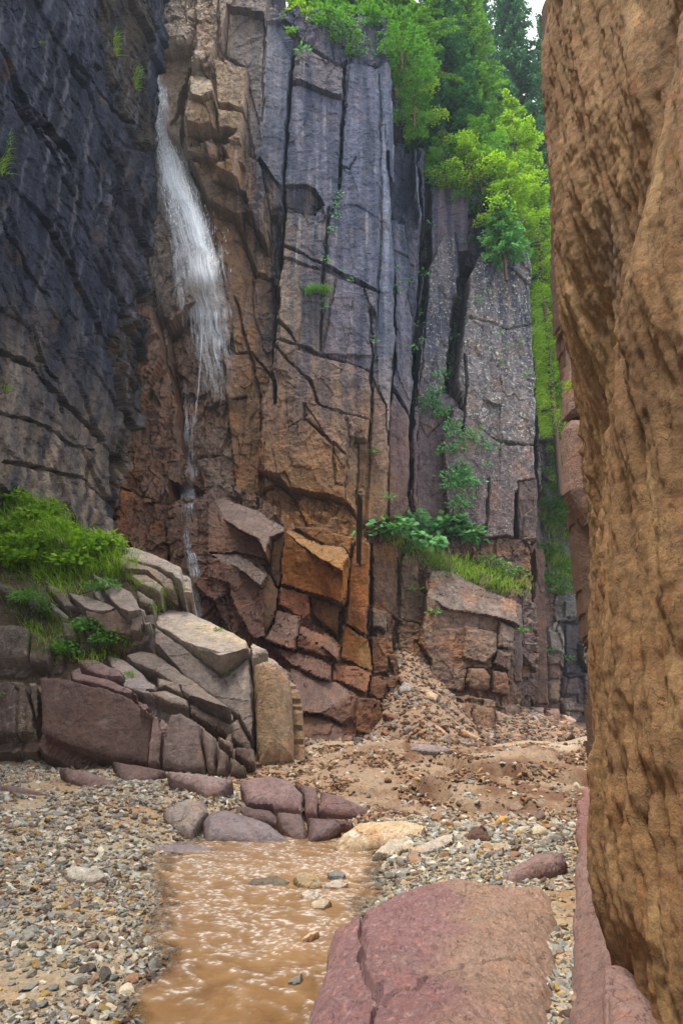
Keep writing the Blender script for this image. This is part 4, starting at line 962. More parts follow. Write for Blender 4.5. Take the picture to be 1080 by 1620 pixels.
# ================================================================== ROCKS AROUND THE STREAM
a = math.radians(38)
SR = Relief((-1.0, 8.5, .1), (1, 0, 0), (0, math.cos(a), math.sin(a)), -5.2, 4.6, -4.2, 4.2, .0125, h0=-60, warp=.03, col='#7d5a58', seed=61, wf=4)
SR.tone = (.8, .6)
def hg(R, px, py, off=0.): return float(np.dot(G(px, py)-R.O, R.n))+off
def c5(*p): return cpt(0, 1080, .5, p)
def c9(*p): return cpt(540, 1080, .5, p)
b = SR.block
kw = dict(bw=.14, rnd=.13, crack=.02, A=.3)
def sb(nm, lb, P, base, off, col, gu=0., gv=-.1, T=.7, **k):
    kk = dict(kw); kk.update(k)
    b(nm, lb, nm.replace('_', ' '), [(P, (hg(SR, *base, off), gu, gv), col, 'set')], T=T, **kk)
sb('boulder', 'rounded smooth maroon boulder on top of the rock cluster at the head of the stream', c5((755, 310), (790, 290), (860, 284), (920, 300), (960, 345), (955, 400), (860, 390), (780, 375)), (435, 1300), .22, '#8a6463', T=1.0)
sb('boulder', 'maroon boulder right behind the rounded one', c5((925, 305), (1000, 320), (1012, 360), (1005, 412), (965, 408), (960, 345)), (490, 1310), .16, '#7c5856', T=1.0)
sb('boulder', 'tapering maroon slab pointing right behind the yellow boulder', c5((1012, 330), (1080, 350), (1150, 385), (1185, 410), (1150, 420), (1050, 412), (1008, 400)), (540, 1310), .12, '#7a5352', T=1.0)
sb('rock', 'dark wet stone low in the middle of the cluster', c5((745, 380), (860, 392), (905, 450), (870, 440), (790, 425), (735, 405)), (440, 1318), .10, '#6d4a47', T=.8, wet=.3)
sb('rock', 'split maroon stone beneath the rounded boulder', c5((870, 395), (955, 405), (975, 470), (965, 505), (920, 480), (880, 440)), (465, 1330), .12, '#74514f', T=.8, wet=.3)
sb('rock', 'dark maroon wedge beside the yellow boulder at the waterline', c5((968, 418), (1060, 420), (1085, 450), (1040, 480), (975, 505)), (510, 1335), .10, '#6d4746', T=.8, wet=.5)
sb('rock', 'thin wet slab over the wedge beside the yellow boulder', c5((1008, 412), (1120, 430), (1110, 450), (1060, 438)), (540, 1325), .14, '#7a5250', T=.5)
sb('boulder', 'long sleek purple boulder with a wet tail at the left head of the stream', c5((640, 425), (665, 385), (720, 385), (850, 425), (950, 500), (955, 512), (830, 505), (650, 495), (640, 460)), (420, 1335), .10, '#857078', T=.8, wet=.6, bw=.2, rnd=.18)
sb('boulder', 'flat topped grey brown boulder left of the sleek purple one', c5((508, 400), (560, 368), (650, 364), (662, 400), (620, 450), (600, 485), (560, 470), (520, 430)), (300, 1322), .14, '#8f7d75', T=.8, A=.4)
sb('rock_slab', 'flat purple slab half awash at the left edge of the stream', c5((455, 515), (560, 505), (640, 512), (720, 530), (640, 548), (540, 548), (470, 530)), (290, 1352), .05, '#8b7a84', T=.4, wet=.5, bw=.08, rnd=.05)
sb('rock_slab', 'long low mauve rib of bedrock behind the grey brown boulder', c5((525, 268), (640, 280), (700, 290), (740, 300), (690, 345), (650, 350), (600, 320), (540, 300)), (330, 1255), .15, '#937370', T=.7)
sb('rock_slab', 'reddish rib under the dark front block at the outcrop foot', c5((350, 240), (480, 262), (530, 275), (480, 300), (400, 325), (370, 285)), (220, 1235), .12, '#70524c', T=.7)
sb('rock_slab', 'low maroon rib crossing the gravel below the dark front block', c5((180, 258), (290, 275), (375, 308), (345, 345), (270, 330), (210, 300)), (140, 1245), .06, '#7f5f5c', T=.5)
sb('rock_slab', 'lowest maroon rib at the left border', c5((-60, 305), (60, 318), (200, 350), (130, 362), (-60, 350)), (50, 1255), .06, '#7b5d58', T=.5)
sb('rock_slab', 'thin dark rib in the gravel near the left border', c5((-60, 258), (60, 268), (180, 300), (240, 325), (190, 325), (80, 300), (-60, 285)), (60, 1222), .05, '#6a4f49', T=.5)
sb('rock_slab', 'upper dark rib under the lichened boulder', c5((70, 165), (170, 185), (235, 225), (215, 238), (150, 215)), (80, 1172), .06, '#5e473f', T=.5)
sb('boulder', 'bright yellow and white pitted boulder right of the stream head', c9((-35, 500), (0, 455), (50, 425), (110, 415), (200, 418), (290, 440), (330, 470), (320, 500), (200, 510), (100, 505), (40, 530), (-10, 530)), (620, 1338), .10, '#cfae78', T=.8, bw=.22, rnd=.18, A=.5)
sb('rock_slab', 'flat pale grey slab lying against the yellow boulder', c9((205, 520), (300, 485), (362, 470), (358, 505), (280, 540), (225, 545)), (680, 1345), .08, '#b5aa9c', T=.4, bw=.06, rnd=.04)
sb('rock_slab', 'cream slab tipped toward the water in front of the yellow boulder', c9((95, 540), (150, 490), (220, 485), (225, 510), (160, 550)), (620, 1352), .06, '#bfae94', T=.4, bw=.06, rnd=.04)
sb('rock', 'angular tan stone standing between the pale slabs', c9((205, 545), (215, 520), (255, 540), (240, 572), (210, 572)), (655, 1362), .08, '#97816f', T=.4, bw=.05, rnd=.03)
sb('rock', 'brown stone with a flat top near the crossing gravel', c9((455, 535), (515, 512), (515, 545), (465, 552)), (785, 1352), .06, '#8f7264', T=.4, bw=.05, rnd=.03)
sb('rock', 'drab olive stone breaking the middle of the current', c5((760, 645), (800, 615), (880, 602), (918, 625), (905, 655), (860, 662), (800, 650)), (420, 1405), .06, '#7a6746', T=.4, wet=.6, bw=.1, rnd=.08)
sb('rock', 'yellowish rounded stone at the right edge of the water', c5((915, 610), (960, 588), (1010, 600), (1028, 640), (990, 655), (940, 640)), (485, 1408), .09, '#b09a68', T=.4, bw=.09, rnd=.08)
sb('rock', 'slate blue cobble beside the yellowish stone', c5((1028, 605), (1060, 590), (1100, 605), (1085, 628), (1040, 625)), (532, 1395), .08, '#7c8484', T=.3, bw=.06, rnd=.05)
sb('rock', 'white flat cobble in front of the slate blue one', c5((1018, 640), (1060, 620), (1110, 632), (1080, 655), (1030, 658)), (530, 1410), .06, '#c3b5a2', T=.3, bw=.05, rnd=.04)
sb('rock', 'chalky cobble pair by the right waterline', c5((940, 665), (980, 645), (1020, 665), (1010, 695), (960, 692)), (488, 1425), .05, '#c5b8a4', T=.3, bw=.05, rnd=.04)
sb('rock', 'buff cobble wedged against the great maroon slab', c5((970, 700), (1010, 680), (1055, 695), (1030, 722), (985, 720)), (500, 1440), .05, '#bda880', T=.3, bw=.05, rnd=.04)
sb('rock', 'white wedge stone at the water edge by the great maroon slab', c5((945, 815), (975, 790), (1018, 778), (1010, 800), (965, 830)), (490, 1490), .04, '#c9bca8', T=.3, bw=.04, rnd=.03)
sb('rock', 'grey submerged stone near the bottom of the stream', c5((895, 945), (930, 920), (965, 908), (960, 950), (930, 965)), (465, 1560), .02, '#7c7c6c', T=.3, bw=.05, rnd=.04, wet=.6)
sb('rock', 'white angular stone on the left gravel bank', c5((200, 600), (245, 572), (320, 580), (345, 620), (290, 640), (215, 625)), (135, 1400), .04, '#b9ad9c', T=.3, bw=.06, rnd=.05)
sb('rock', 'brown cobble standing at the left bank near the water', c5((300, 795), (325, 770), (350, 790), (345, 820), (310, 822)), (162, 1490), .04, '#8a7a66', T=.2, bw=.04, rnd=.04)
sb('rock_slab', 'purple flat slab half buried in the top of the mound', c9((165, 205), (200, 190), (290, 195), (330, 200), (360, 215), (300, 222), (200, 215)), (660, 1190), .06, '#8c7674', T=.4, bw=.07, rnd=.06)
sb('rock', 'square block half buried in the eroded mound', c9((525, 385), (560, 372), (578, 400), (560, 412), (530, 405)), (815, 1285), .05, '#8d6a54', T=.3, bw=.05, rnd=.04)
sb('rock', 'dark flat stone at the foot of the eroded mound', c9((590, 410), (645, 400), (650, 425), (625, 440), (595, 425)), (850, 1298), .05, '#75554a', T=.3, bw=.05, rnd=.04)
sb('rock', 'clump of dark crumbly earth at the toe of the mound', c9((380, 480), (410, 450), (450, 450), (482, 490), (470, 505), (400, 500)), (750, 1330), .05, '#6c4c3a', T=.3, bw=.1, rnd=.1, A=1.4)
b('boulder', 'small smooth pink boulder behind the great maroon slab', 'boulder', [(c9((498, 600), (540, 560), (620, 525), (712, 520), (725, 560), (690, 600), (600, 610), (540, 640), (520, 630)), (hg(SR, 850, 1390, .10), .0, -.15), '#8f6b68', 'set')], T=.5, bw=.16, rnd=.13, crack=.01)
SR.fracture(.35, .25, .03, .5, .012); SR.roughen(.07, 2, 5); SR.roughen(.035, 7, 9, ridged=True)
def paint_sr(s, L):
    L['C'] *= (1+.35*fbm(s.U*2.5, s.V*2.5, 1, 4, 65))[..., None]
    q = SR.to_uv(590, 1310, 0); m = sstep(.1, .5, fbm(s.U*3, s.V*3, 4, 4, 66)+.15)*(np.abs(s.U-q[0]-.2) < 1.)*(L['C'][..., 0] > .35)
    L['C'] += (lin('#d99a38')-L['C'])*(m*.8)[..., None]
    m = sstep(.1, .3, fbm(s.U*5, s.V*5, 9, 4, 67))*(L['C'][..., 0] > .35)*.6; L['C'] += (lin('#e2dccf')-L['C'])*m[..., None]
SR.paint(paint_sr)
SR.build(None, M_NEAR)

# great maroon slab in the foreground
FS = Relief((0, 4.5, 0), (1, 0, 0), (0, 1, 0), -.8, 1.6, -2.4, 2.2, .0065, h0=-60, warp=.03, col='#85595e', seed=71, wf=3)
FSP = [(480, 1560), (470, 1640), (430, 1900), (640, 2200), (900, 2200), (885, 1640), (880, 1500), (878, 1400), (835, 1392), (790, 1384), (700, 1372), (640, 1385), (548, 1408), (518, 1450), (500, 1500)]
FS.block('boulder', 'great flat maroon slab filling the foreground right of the stream', 'boulder', [(FSP, (.40, -.06, -.02), '#8a6064', 'set')], T=.75, bw=.5, rnd=.26, crack=.01, A=.35)
FS.roughen(.26, 1.3, 5); FS.roughen(.13, 2.6, 7); FS.roughen(.03, 9, 9, ridged=True); FS.roughen(.03, 26, 19); FS.fracture(.30, .22, .018, .8, .0); FS.tone = (1.04, .70)
for pts, wd, dp in [([(505, 1470), (545, 1464), (562, 1490), (558, 1515), (575, 1530), (590, 1560), (606, 1582)], .028, .07), ([(606, 1582), (660, 1560), (700, 1540), (760, 1525), (820, 1520)], .012, .03),
  ([(480, 1545), (520, 1520), (560, 1515)], .02, .04), ([(606, 1582), (590, 1620), (560, 1700)], .02, .04), ]:
    FS.carve(pts, wd, dp, 1)
def paint_fs(s, L):
    C = L['C']; C *= (1+.3*fbm(s.U*3, s.V*3, 1, 5, 75))[..., None]
    m = sstep(.05, .3, fbm(s.U*26, s.V*26, 1, 4, 76))*.5; C += (lin('#b8989a')-C)*m[..., None]
    d = s.U-(.66+.16*noise(s.V*1.6, s.U, 0, 77)+.06*fbm(s.U*5, s.V*5, 0, 3, 78))+.13*(s.V-.2)*-1
    m = sstep(-.16, .18, d+.3*fbm(s.U*4, s.V*4, 2, 5, 79))*.5; C += (lin('#a88e68')-C)*m[..., None]
    m = sstep(.15, .4, fbm(s.U*1.5, s.V*2, 9, 4, 80))*.4; C += (lin('#a08a86')-C)*m[..., None]
FS.paint(paint_fs)
M_FS = rock_mat('maroon_rock', fine=.11, bump=.95, spec=.35, rough=.7, grain=.8)
FS.build(None, M_FS)

# pink rock bench at the foot of the near right wall
v_ = np.array([.25, .97, 0]); u_ = np.array([.776, -.2, .6])
PLR = Relief((1.9, 6, .45), u_, v_, -1.6, 1.9, -5.0, 4.6, .012, h0=-60, warp=.03, col='#8c6a64', seed=81, wf=3)
kw = dict(bw=.16, rnd=.15, crack=.02, A=.4)
PLR.block('rock_bench', 'long pinkish bench of rock along the foot of the near right wall', 'rock bench',
  [([(900, 1345), (912, 1290), (930, 1240), (985, 1230), (1040, 1440), (1100, 1800), (870, 1800), (884, 1620), (888, 1500), (894, 1430)], (.0, 0, 0), '#8c6c66', 'set')], T=1.0, **kw)
PLR.block('rock', 'rounded pink lump leaning on the far end of the bench', 'rock', [([(903, 1275), (912, 1242), (928, 1236), (930, 1290), (925, 1338), (902, 1345), (900, 1310)], (.02, 0, 0), '#8f645f', 'set')], T=.6, **kw)
PLR.block('rock', 'veined pink rock stacked on the near end of the bench', 'rock', [([(938, 1530), (985, 1515), (1010, 1560), (1040, 1800), (930, 1800), (935, 1620)], (.14, .1, 0), '#93716a', 'set')], T=.6, **kw)
PLR.tone = (1., .75); PLR.roughen(.2, .9, 5); PLR.roughen(.09, 3, 9); PLR.fracture(.5, .7, .05, .6, .02); PLR.roughen(.015, 12, 12, ridged=True)
def paint_pl(s, L):
    L['C'] *= (1+.35*fbm(s.U*3, s.V*2, 1, 5, 85))[..., None]
    m = sstep(.1, .4, fbm(s.U*2, s.V*1.2, 6, 4, 86))*.5; L['C'] += (lin('#a5856c')-L['C'])*m[..., None]
PLR.paint(paint_pl)
PLR.build(None, M_FS)

# boulders strewn on the scree
TR = Relief((1, 20, .5), (1, 0, 0), (0, .5, .866), -5, 8, -3, 5, .022, h0=-60, warp=.03, col='#7d6a5e', seed=91, wf=3)
kw = dict(bw=.14, rnd=.12, crack=.03, A=.6)
for P, base, hx, lb in [(c7((138, 760), (165, 725), (205, 742), (200, 775), (150, 782)), (640, 1095), '#8b8480', 'grey round stone high on the scree'),
  (c7((258, 780), (290, 768), (328, 792), (310, 822), (268, 812)), (685, 1108), '#9a8873', 'pale tan stone right of the grey one on the scree'),
  (c7((62, 868), (100, 862), (162, 872), (155, 915), (110, 900)), (620, 1140), '#7d5c4a', 'flat brown stone low on the left of the scree'),
  (c7((280, 920), (330, 925), (385, 975), (360, 985), (300, 950)), (700, 1165), '#8c7463', 'tilted stone plate on the right of the scree'),
  (c7((408, 945), (440, 938), (520, 985), (500, 1005), (430, 975)), (745, 1172), '#94795f', 'long tan stone at the foot of the long boulder'),
  (c7((350, 1000), (420, 985), (470, 1010), (510, 1070), (450, 1085), (380, 1060)), (725, 1200), '#85684f', 'broken brown rock pushed up at the mound edge'),
  (c7((545, 985), (590, 1000), (600, 1060), (560, 1055)), (785, 1190), '#8a7260', 'blocky stone left of the darker pair at the mound edge'),
  (c7((600, 995), (640, 1000), (640, 1060), (605, 1060)), (800, 1193), '#7f6458', 'squared stone right of the blocky one at the mound edge')]:
    TR.block('boulder', lb, 'boulder', [(P, (hg(TR, *base, .15), 0, -.1), hx, 'set')], T=.8, **kw)
TR.fracture(.5, .4, .06, .5, .02); TR.roughen(.08, 2, 5)
TR.build(None, M_BLOCK)

# ================================================================== LOOSE STONES
def ico(sub):
    import bmesh
    bm = bmesh.new(); bmesh.ops.create_icosphere(bm, subdivisions=sub, radius=1)
    v = np.array([x.co[:] for x in bm.verts]); f_ = np.array([[x.index for x in p.verts] for p in bm.faces]); bm.free()
    return v, f_
def stone_shape(v, seed, ncut=9):
    r = np.random.default_rng(seed); n = r.normal(size=(ncut, 3)); n /= np.linalg.norm(n, axis=1)[:, None]
    d = r.uniform(.45, .95, ncut)
    k = np.min(np.where(v@n.T > 1e-3, d/np.maximum(v@n.T, 1e-3), 9), axis=1); v = v*np.minimum(k, 1)[:, None]
    return v*np.array([1, r.uniform(.55, .95), r.uniform(.3, .6)])
PAL = [lin(h) for h in ('#aba89c', '#c6bba8', '#8a8e8a', '#9c9486', '#b39a7e', '#77746e', '#d0cabd', '#957862', '#a5aaa6', '#b8995f', '#7a5f52', '#94938c', '#b7b3a8', '#c9c0ae')]
def scatter(name, n, yr, size, sub, seed, xr=(-.62, .62), dens=None, label=None, pal=None, power=3.0, soil=None):
    r = np.random.default_rng(seed)
    bv, bf = ico(sub); shp = [stone_shape(bv, s) for s in range(14)]
    y = yr[0]+(yr[1]-yr[0])*r.random(n*3)**.9; x = (r.random(n*3)*(xr[1]-xr[0])+xr[0])*(y*1.04+.2)
    d = dens(x, y); k = r.random(n*3) < d; x, y = x[k][:n], y[k][:n]; n = len(x)
    z = ground_z(x, y)
    s = size[0]+(size[1]-size[0])*r.random(n)**power
    ang = r.random(n)*6.283; tx, ty = r.normal(0, .3, n), r.normal(0, .3, n)
    kk = r.integers(0, 14, n)
    V = np.array(shp)[kk]*s[:, None, None]
    ca, sa = np.cos(ang)[:, None], np.sin(ang)[:, None]
    X = V[..., 0]*ca-V[..., 1]*sa; Y = V[..., 0]*sa+V[..., 1]*ca; Z = V[..., 2]+X*tx[:, None]+Y*ty[:, None]
    P = np.stack([X+x[:, None], Y+y[:, None], Z+z[:, None]+(s*.12)[:, None]], -1)
    pal = PAL if pal is None else pal
    C = np.array(pal)[r.integers(0, len(pal), n)]*r.uniform(.38, 1.05, n)[:, None]*np.array([.97, 1., 1.03])
    cdist, _, _ = chan(x, y); C = C*(1-.45*sstep(-.16, -.04, cdist)*(y < 8.8))[:, None]
    Cv = np.repeat(C[:, None], len(bv), 1)
    Fc = bf[None]+(np.arange(n)*len(bv))[:, None, None]
    o = make_mesh(name, P.reshape(-1, 3), Fc.reshape(-1, 3), M_STONE, Cv.reshape(-1, 3), smooth=False)
    return tag(o, label, None, None, 'stuff')
def stone_mat(name, base=None):
    q = NT(name)
    if base is None: c = q.n('ShaderNodeVertexColor', layer_name='Col').outputs['Color']
    else:
        rr = q.n('ShaderNodeObjectInfo').outputs['Random']
        c = q.mix(rr, tuple(base*.65), tuple(base*1.15))
    n = q.noise(30, 6, .7); c = q.mix(q.ramp(n, .3, .7), q.mix(1., c, (.6, .58, .56), 'MULTIPLY'), q.mix(1., c, (1.3, 1.28, 1.25), 'MULTIPLY'))
    q.l(c, q.b.inputs['Base Color']); q.b.inputs['Roughness'].default_value = .75; q.b.inputs['Specular IOR Level'].default_value = .3
    bp = q.n('ShaderNodeBump'); bp.inputs['Strength'].default_value = .4; bp.inputs['Distance'].default_value = .03; q.l(q.noise(60, 5, .7), bp.inputs['Height']); q.l(bp.outputs[0], q.b.inputs['Normal'])
    return q.m
M_STONE = stone_mat('gravel_stone')
FSW = [tuple(EYE[:2]+(ray(px, py)*((1.6-.2)/-ray(px, py)[2]))[:2]) for px, py in FSP]
def dens_all(x, y):
    c, xl, xr = chan(x, y)
    d = np.where((c > -.0) & (y < 8.8), .75*(c < .2)+.12, 1.)
    sand = sstep(.04, .2, fbm(x*.9, y*.9, 2, 3, 401)); d = d*(1-.85*sand)
    md = sstep(8.8, 9.6, y)*sstep(-1.6, -.8, x); d = d*(1-.8*md)
    px = 540+1080*x/(y*1.05)
    return d
scatter('gravel', 34000, (2.6, 6.8), (.009, .048), 1, 11, dens=dens_all, label='mixed grey, cream and brown gravel of the near banks')
scatter('gravel', 34000, (6.2, 13.5), (.012, .070), 1, 12, dens=dens_all, label='gravel covering the floor farther up the canyon')
scatter('fine_gravel', 26000, (2.6, 8.5), (.005, .015), 0, 13, dens=dens_all, label='fine grit filling the gaps between the stones')
scatter('scree', 14000, (14, 25), (.03, .17), 1, 14, xr=(-.05, .36), dens=lambda x, y: (ground_z(x, y) > .05)*1., label='loose broken scree at the foot of the back wall', pal=[lin(h) for h in ('#8c7360', '#a08a72', '#6d5548', '#8a8078', '#9a6f50')])
scatter('soil_clods', 16000, (8.6, 13), (.008, .075), 1, 15, xr=(-.15, .42), dens=lambda x, y: sstep(-.1, .3, noise(x*1.3, y*1.3, 0, 402)), label='crumbs of brown earth and grit on the mound', pal=[lin(h) for h in ('#8a6648', '#75523a', '#a07c5c', '#66462f', '#b0957a')], power=3)

def stones():
    mats = {k: stone_mat(k+'_stone', lin(h)) for k, h in dict(cream='#bdb09a', grey='#8b8a83', brown='#8f7058', dark='#5e5a55', ochre='#b28a4c').items()}
    bv, bf = ico(3); protos = {}
    for k, m in mats.items():
        for i in range(4):
            v = stone_shape(bv, 500+i, 13)
            v = v*(1+.10*fbm(v[:, 0]*2, v[:, 1]*2, v[:, 2]*2, 3, 60+i)[:, None])
            me = make_mesh('stone', v, bf, m, smooth=False); protos[k, i] = me.data; bpy.data.objects.remove(me)
    r = np.random.default_rng(99)
    zones = [('on the gravel bank left of the stream', 150, lambda: (r.uniform(-.50, -.20), r.uniform(3.9, 8.6)), (.03, .065), ['cream', 'grey', 'brown', 'dark', 'grey']),
             ('in the gravel between the stream and the mound', 80, lambda: (r.uniform(.03, .34), r.uniform(6.2, 8.7)), (.04, .10), ['cream', 'cream', 'grey', 'brown', 'ochre']),
             ('on the sandy mound', 40, lambda: (r.uniform(-.1, .36), r.uniform(8.8, 12.)), (.03, .09), ['brown', 'grey', 'cream']),
             ('in the gully beside the pink bench', 28, lambda: (r.uniform(.285, .335), r.uniform(3.7, 6.3)), (.03, .085), ['cream', 'grey', 'cream'])]
    for where, n, fn, sz, ks in zones:
        done = 0
        while done < n:
            a_, y = fn(); x = a_*(y*1.04+.2)
            c, _, _ = chan(np.array([x]), np.array([y]))
            if c[0] > .03 and y < 8.8: continue
            k = ks[r.integers(len(ks))]; s = sz[0]+(sz[1]-sz[0])*r.random()**1.8
            o = bpy.data.objects.new('stone', protos[k, int(r.integers(4))]); COL.objects.link(o)
            z = float(ground_z(np.array([x]), np.array([y]))[0])
            o.location = (x, y, z+s*.22); o.scale = (s, s*r.uniform(.8, 1.1), s*r.uniform(.8, 1.2)); o.rotation_euler = (r.normal(0, .25), r.normal(0, .25), r.random()*6.28)
            col = {'cream': 'cream coloured', 'grey': 'plain grey', 'brown': 'rusty brown', 'dark': 'dark slate', 'ochre': 'ochre yellow'}[k]
            tag(o, f'{col} angular stone lying {where}', 'stone', f'{col} stones {where}'); done += 1
stones()
# ================================================================== HILLS BEHIND THE WALLS
def hills():
    m = rock_mat('forest_floor', fine=1.5, bump=.6, base=lin('#3d4a24'))
    def slab(name, x0, x1, y0, y1, fz, label):
        X, Y = np.meshgrid(np.linspace(x0, x1, 120), np.linspace(y0, y1, 120)); X = f32(X); Y = f32(Y)
        Z = fz(X, Y)+.5*fbm(X*.4, Y*.4, 0, 4, 501)
        tag(make_mesh(name, np.stack([X, Y, Z], -1).reshape(-1, 3), grid_faces(*X.shape), m), label, None, None, 'structure')
    slab('forest_ridge', 2.2, 8.4, 27.9, 80, lambda X, Y: 24.6+0*X+.45*np.clip(Y-34, 0, 60), 'wooded shoulder above the right wall')
    slab('wooded_hill', -25, 2.6, 24.3, 80, lambda X, Y: 29.3+0*X+.45*np.clip(Y-34, 0, 60), 'wooded plateau above the back cliff')
    slab('far_hill', 8.4, 45, 33.6, 90, lambda X, Y: 13.6+.42*np.clip(Y-34, 0, 60), 'wooded slope beyond the gorge')
    X, Y = np.meshgrid(np.linspace(-45, -7.9, 60), np.linspace(0, 40, 60)); 
hills()

# ================================================================== VEGETATION BUILDERS
def leaf_quads(P, D, N, Ls, Ws):
    """rhombic leaves: base P, direction D, face normal N"""
    D = D/np.linalg.norm(D, axis=1)[:, None]; S = np.cross(D, N); S /= np.linalg.norm(S, axis=1)[:, None]+1e-9
    Nn = np.cross(S, D)
    L = Ls[:, None]; Wd = Ws[:, None]
    a = P; b_ = P+D*L*.45+S*Wd*.5-Nn*L*.04; c_ = P+D*L-Nn*L*.16; d_ = P+D*L*.45-S*Wd*.5-Nn*L*.04
    V = np.stack([a, b_, c_, d_], 1).reshape(-1, 3)
    return V, np.arange(len(V)).reshape(-1, 4)
def leaf_mesh(name, P, D, N, Ls, Ws, mat, shade, parent=None):
    V, Fc = leaf_quads(P, D, N, Ls, Ws)
    C = np.repeat(shade, 4)[:, None]*np.ones(3)
    return make_mesh(name, V, Fc, mat, C, smooth=False, parent=parent)
def tube(pts, rad, n=7):
    pts = np.array(pts, float); V = []; Fc = []
    T = np.gradient(pts, axis=0); T /= np.linalg.norm(T, axis=1)[:, None]+1e-9
    for k, (p, t, r_) in enumerate(zip(pts, T, rad)):
        a = np.cross(t, (0.3, 1, .1)); a /= np.linalg.norm(a); b_ = np.cross(t, a)
        an = np.arange(n)*2*math.pi/n
        V.append(p+r_*(np.cos(an)[:, None]*a+np.sin(an)[:, None]*b_))
    for k in range(len(pts)-1):
        for i in range(n): Fc.append([k*n+i, k*n+(i+1) % n, (k+1)*n+(i+1) % n, (k+1)*n+i])
    return np.concatenate(V), np.array(Fc)
def tubes(name, lst, mat, parent=None, n=6):
    VV, FF, o = [], [], 0
    for pts, rad in lst:
        v, f_ = tube(pts, rad, n); VV.append(v); FF.append(f_+o); o += len(v)
    return make_mesh(name, np.concatenate(VV), np.concatenate(FF), mat, parent=parent)
def rnd_unit(r, n):
    v = r.normal(size=(n, 3)); return v/np.linalg.norm(v, axis=1)[:, None]
def bark(name, c):
    q = NT(name); f_ = q.noise(9, 6, .7, q.scaled((1, 1, .25)))
    q.l(q.mix(f_, tuple(c*.4), tuple(c*1.5)), q.b.inputs['Base Color']); q.b.inputs['Roughness'].default_value = .9
    return q.m
M_BARK = bark('bark', lin('#5b4636')); M_STEM = bark('green_stem', lin('#5d6a35'))
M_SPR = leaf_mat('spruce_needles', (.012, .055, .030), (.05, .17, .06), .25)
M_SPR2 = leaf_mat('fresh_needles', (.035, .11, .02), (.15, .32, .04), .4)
M_YEL = leaf_mat('yellow_green_leaves', (.08, .20, .015), (.34, .52, .04), .45)
M_GRN = leaf_mat('green_leaves', (.03, .12, .02), (.14, .33, .05), .4)
M_BLU = leaf_mat('cool_green_leaves', (.03, .13, .04), (.15, .38, .13), .35)
M_GRS = leaf_mat('grass_blades', (.06, .17, .015), (.36, .52, .06), .45)

def conifer_parts(h, r, seed, dens=1.0, open_=.0):
    g = np.random.default_rng(seed)
    P, D, N, L, Wd, S = [], [], [], [], [], []; limbs = []
    z = .10*h
    while z < h*.985:
        t = z/h; R0 = r*(1-t)**.75*(.55+.45*min(1, t/.15))
        nb = int(g.integers(5, 9))
        a0 = g.random()*6.28
        for k in range(nb):
            if g.random() < open_: continue
            a = a0+k*6.283/nb+g.normal(0, .25); R = R0*g.uniform(.6, 1.15)+.15
            el = .35*(t-.35)+g.normal(0, .10); dr = np.array([math.cos(a), math.sin(a), 0])
            ns = max(3, int(R/.11*dens)); tt = (np.arange(ns)+g.random(ns))/ns
            tt = .12+.88*tt
            cen = np.array([0, 0, z])+np.outer(tt*R, dr); cen[:, 2] += el*tt*R-.30*R*tt**2+.10*R*tt**4
            limbs.append(([np.array([0, 0, z]), cen[ns//2], cen[-1]], [.02+.018*R, .012, .004]))
            side = np.array([-dr[1], dr[0], 0])
            for q in range(9):
                sg = 1 if q % 2 else -1
                off = g.normal(0, .04, (ns, 3))
                d_ = dr*g.uniform(.2, .9, (ns, 1))+side*sg*g.uniform(.1, 1.1, (ns, 1)) if q < 6 else dr+g.normal(0, .5, (ns, 3))
                d_ = d_+np.array([0, 0, -1])*g.uniform(-.1, .75, (ns, 1))
                P.append(cen+off); D.append(d_); N.append(np.array([0, 0, 1])+g.normal(0, .45, (ns, 3)))
                L.append(g.uniform(.16, .36, ns)*(1.15-.6*tt)*(.7+.3*min(1, R))); Wd.append(g.uniform(.05, .10, ns))
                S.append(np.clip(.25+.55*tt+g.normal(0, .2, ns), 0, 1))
        z += g.uniform(.13, .26)
    c = [np.concatenate(x) for x in (P, D, N, L, Wd, S)]
    return c, limbs
CONI = {}
def conifer(base, h, r, seed, label, mat, group='conifers on the cliff tops', lean=0., rz=0., proto=None, name='spruce_tree'):
    root = empty(name, base, label, 'tree', group, rz)
    if lean: root.rotation_euler = (0, lean, rz)
    key = (proto if proto is not None else seed)
    if key not in CONI:
        c, limbs = conifer_parts(1.0*h, r, seed)
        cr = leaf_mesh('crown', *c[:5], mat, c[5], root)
        tr = tubes('trunk', [([(0, 0, -1.), (0, 0, h*.5), (0, 0, h)], [.035*h**.8*.35+.05, .02*h**.8*.35+.03, .01])]+limbs, M_BARK, root, 5)
        CONI[key] = (cr.data, tr.data, h, r)
        if lean or rz: pass
    else:
        dc, dt, h0, r0 = CONI[key]
        for nm, d in (('crown', dc), ('trunk', dt)):
            o = bpy.data.objects.new(nm, d); COL.objects.link(o); o.parent = root
            if nm == 'crown' and mat != d.materials[0]:
                o.material_slots[0].link = 'OBJECT'; o.material_slots[0].material = mat
        root.scale = (r/r0, r/r0, h/h0)
    return root
def at(px, py, Y):
    d = ray(px, py); t = (Y-EYE[1])/d[1]; return EYE+d*t

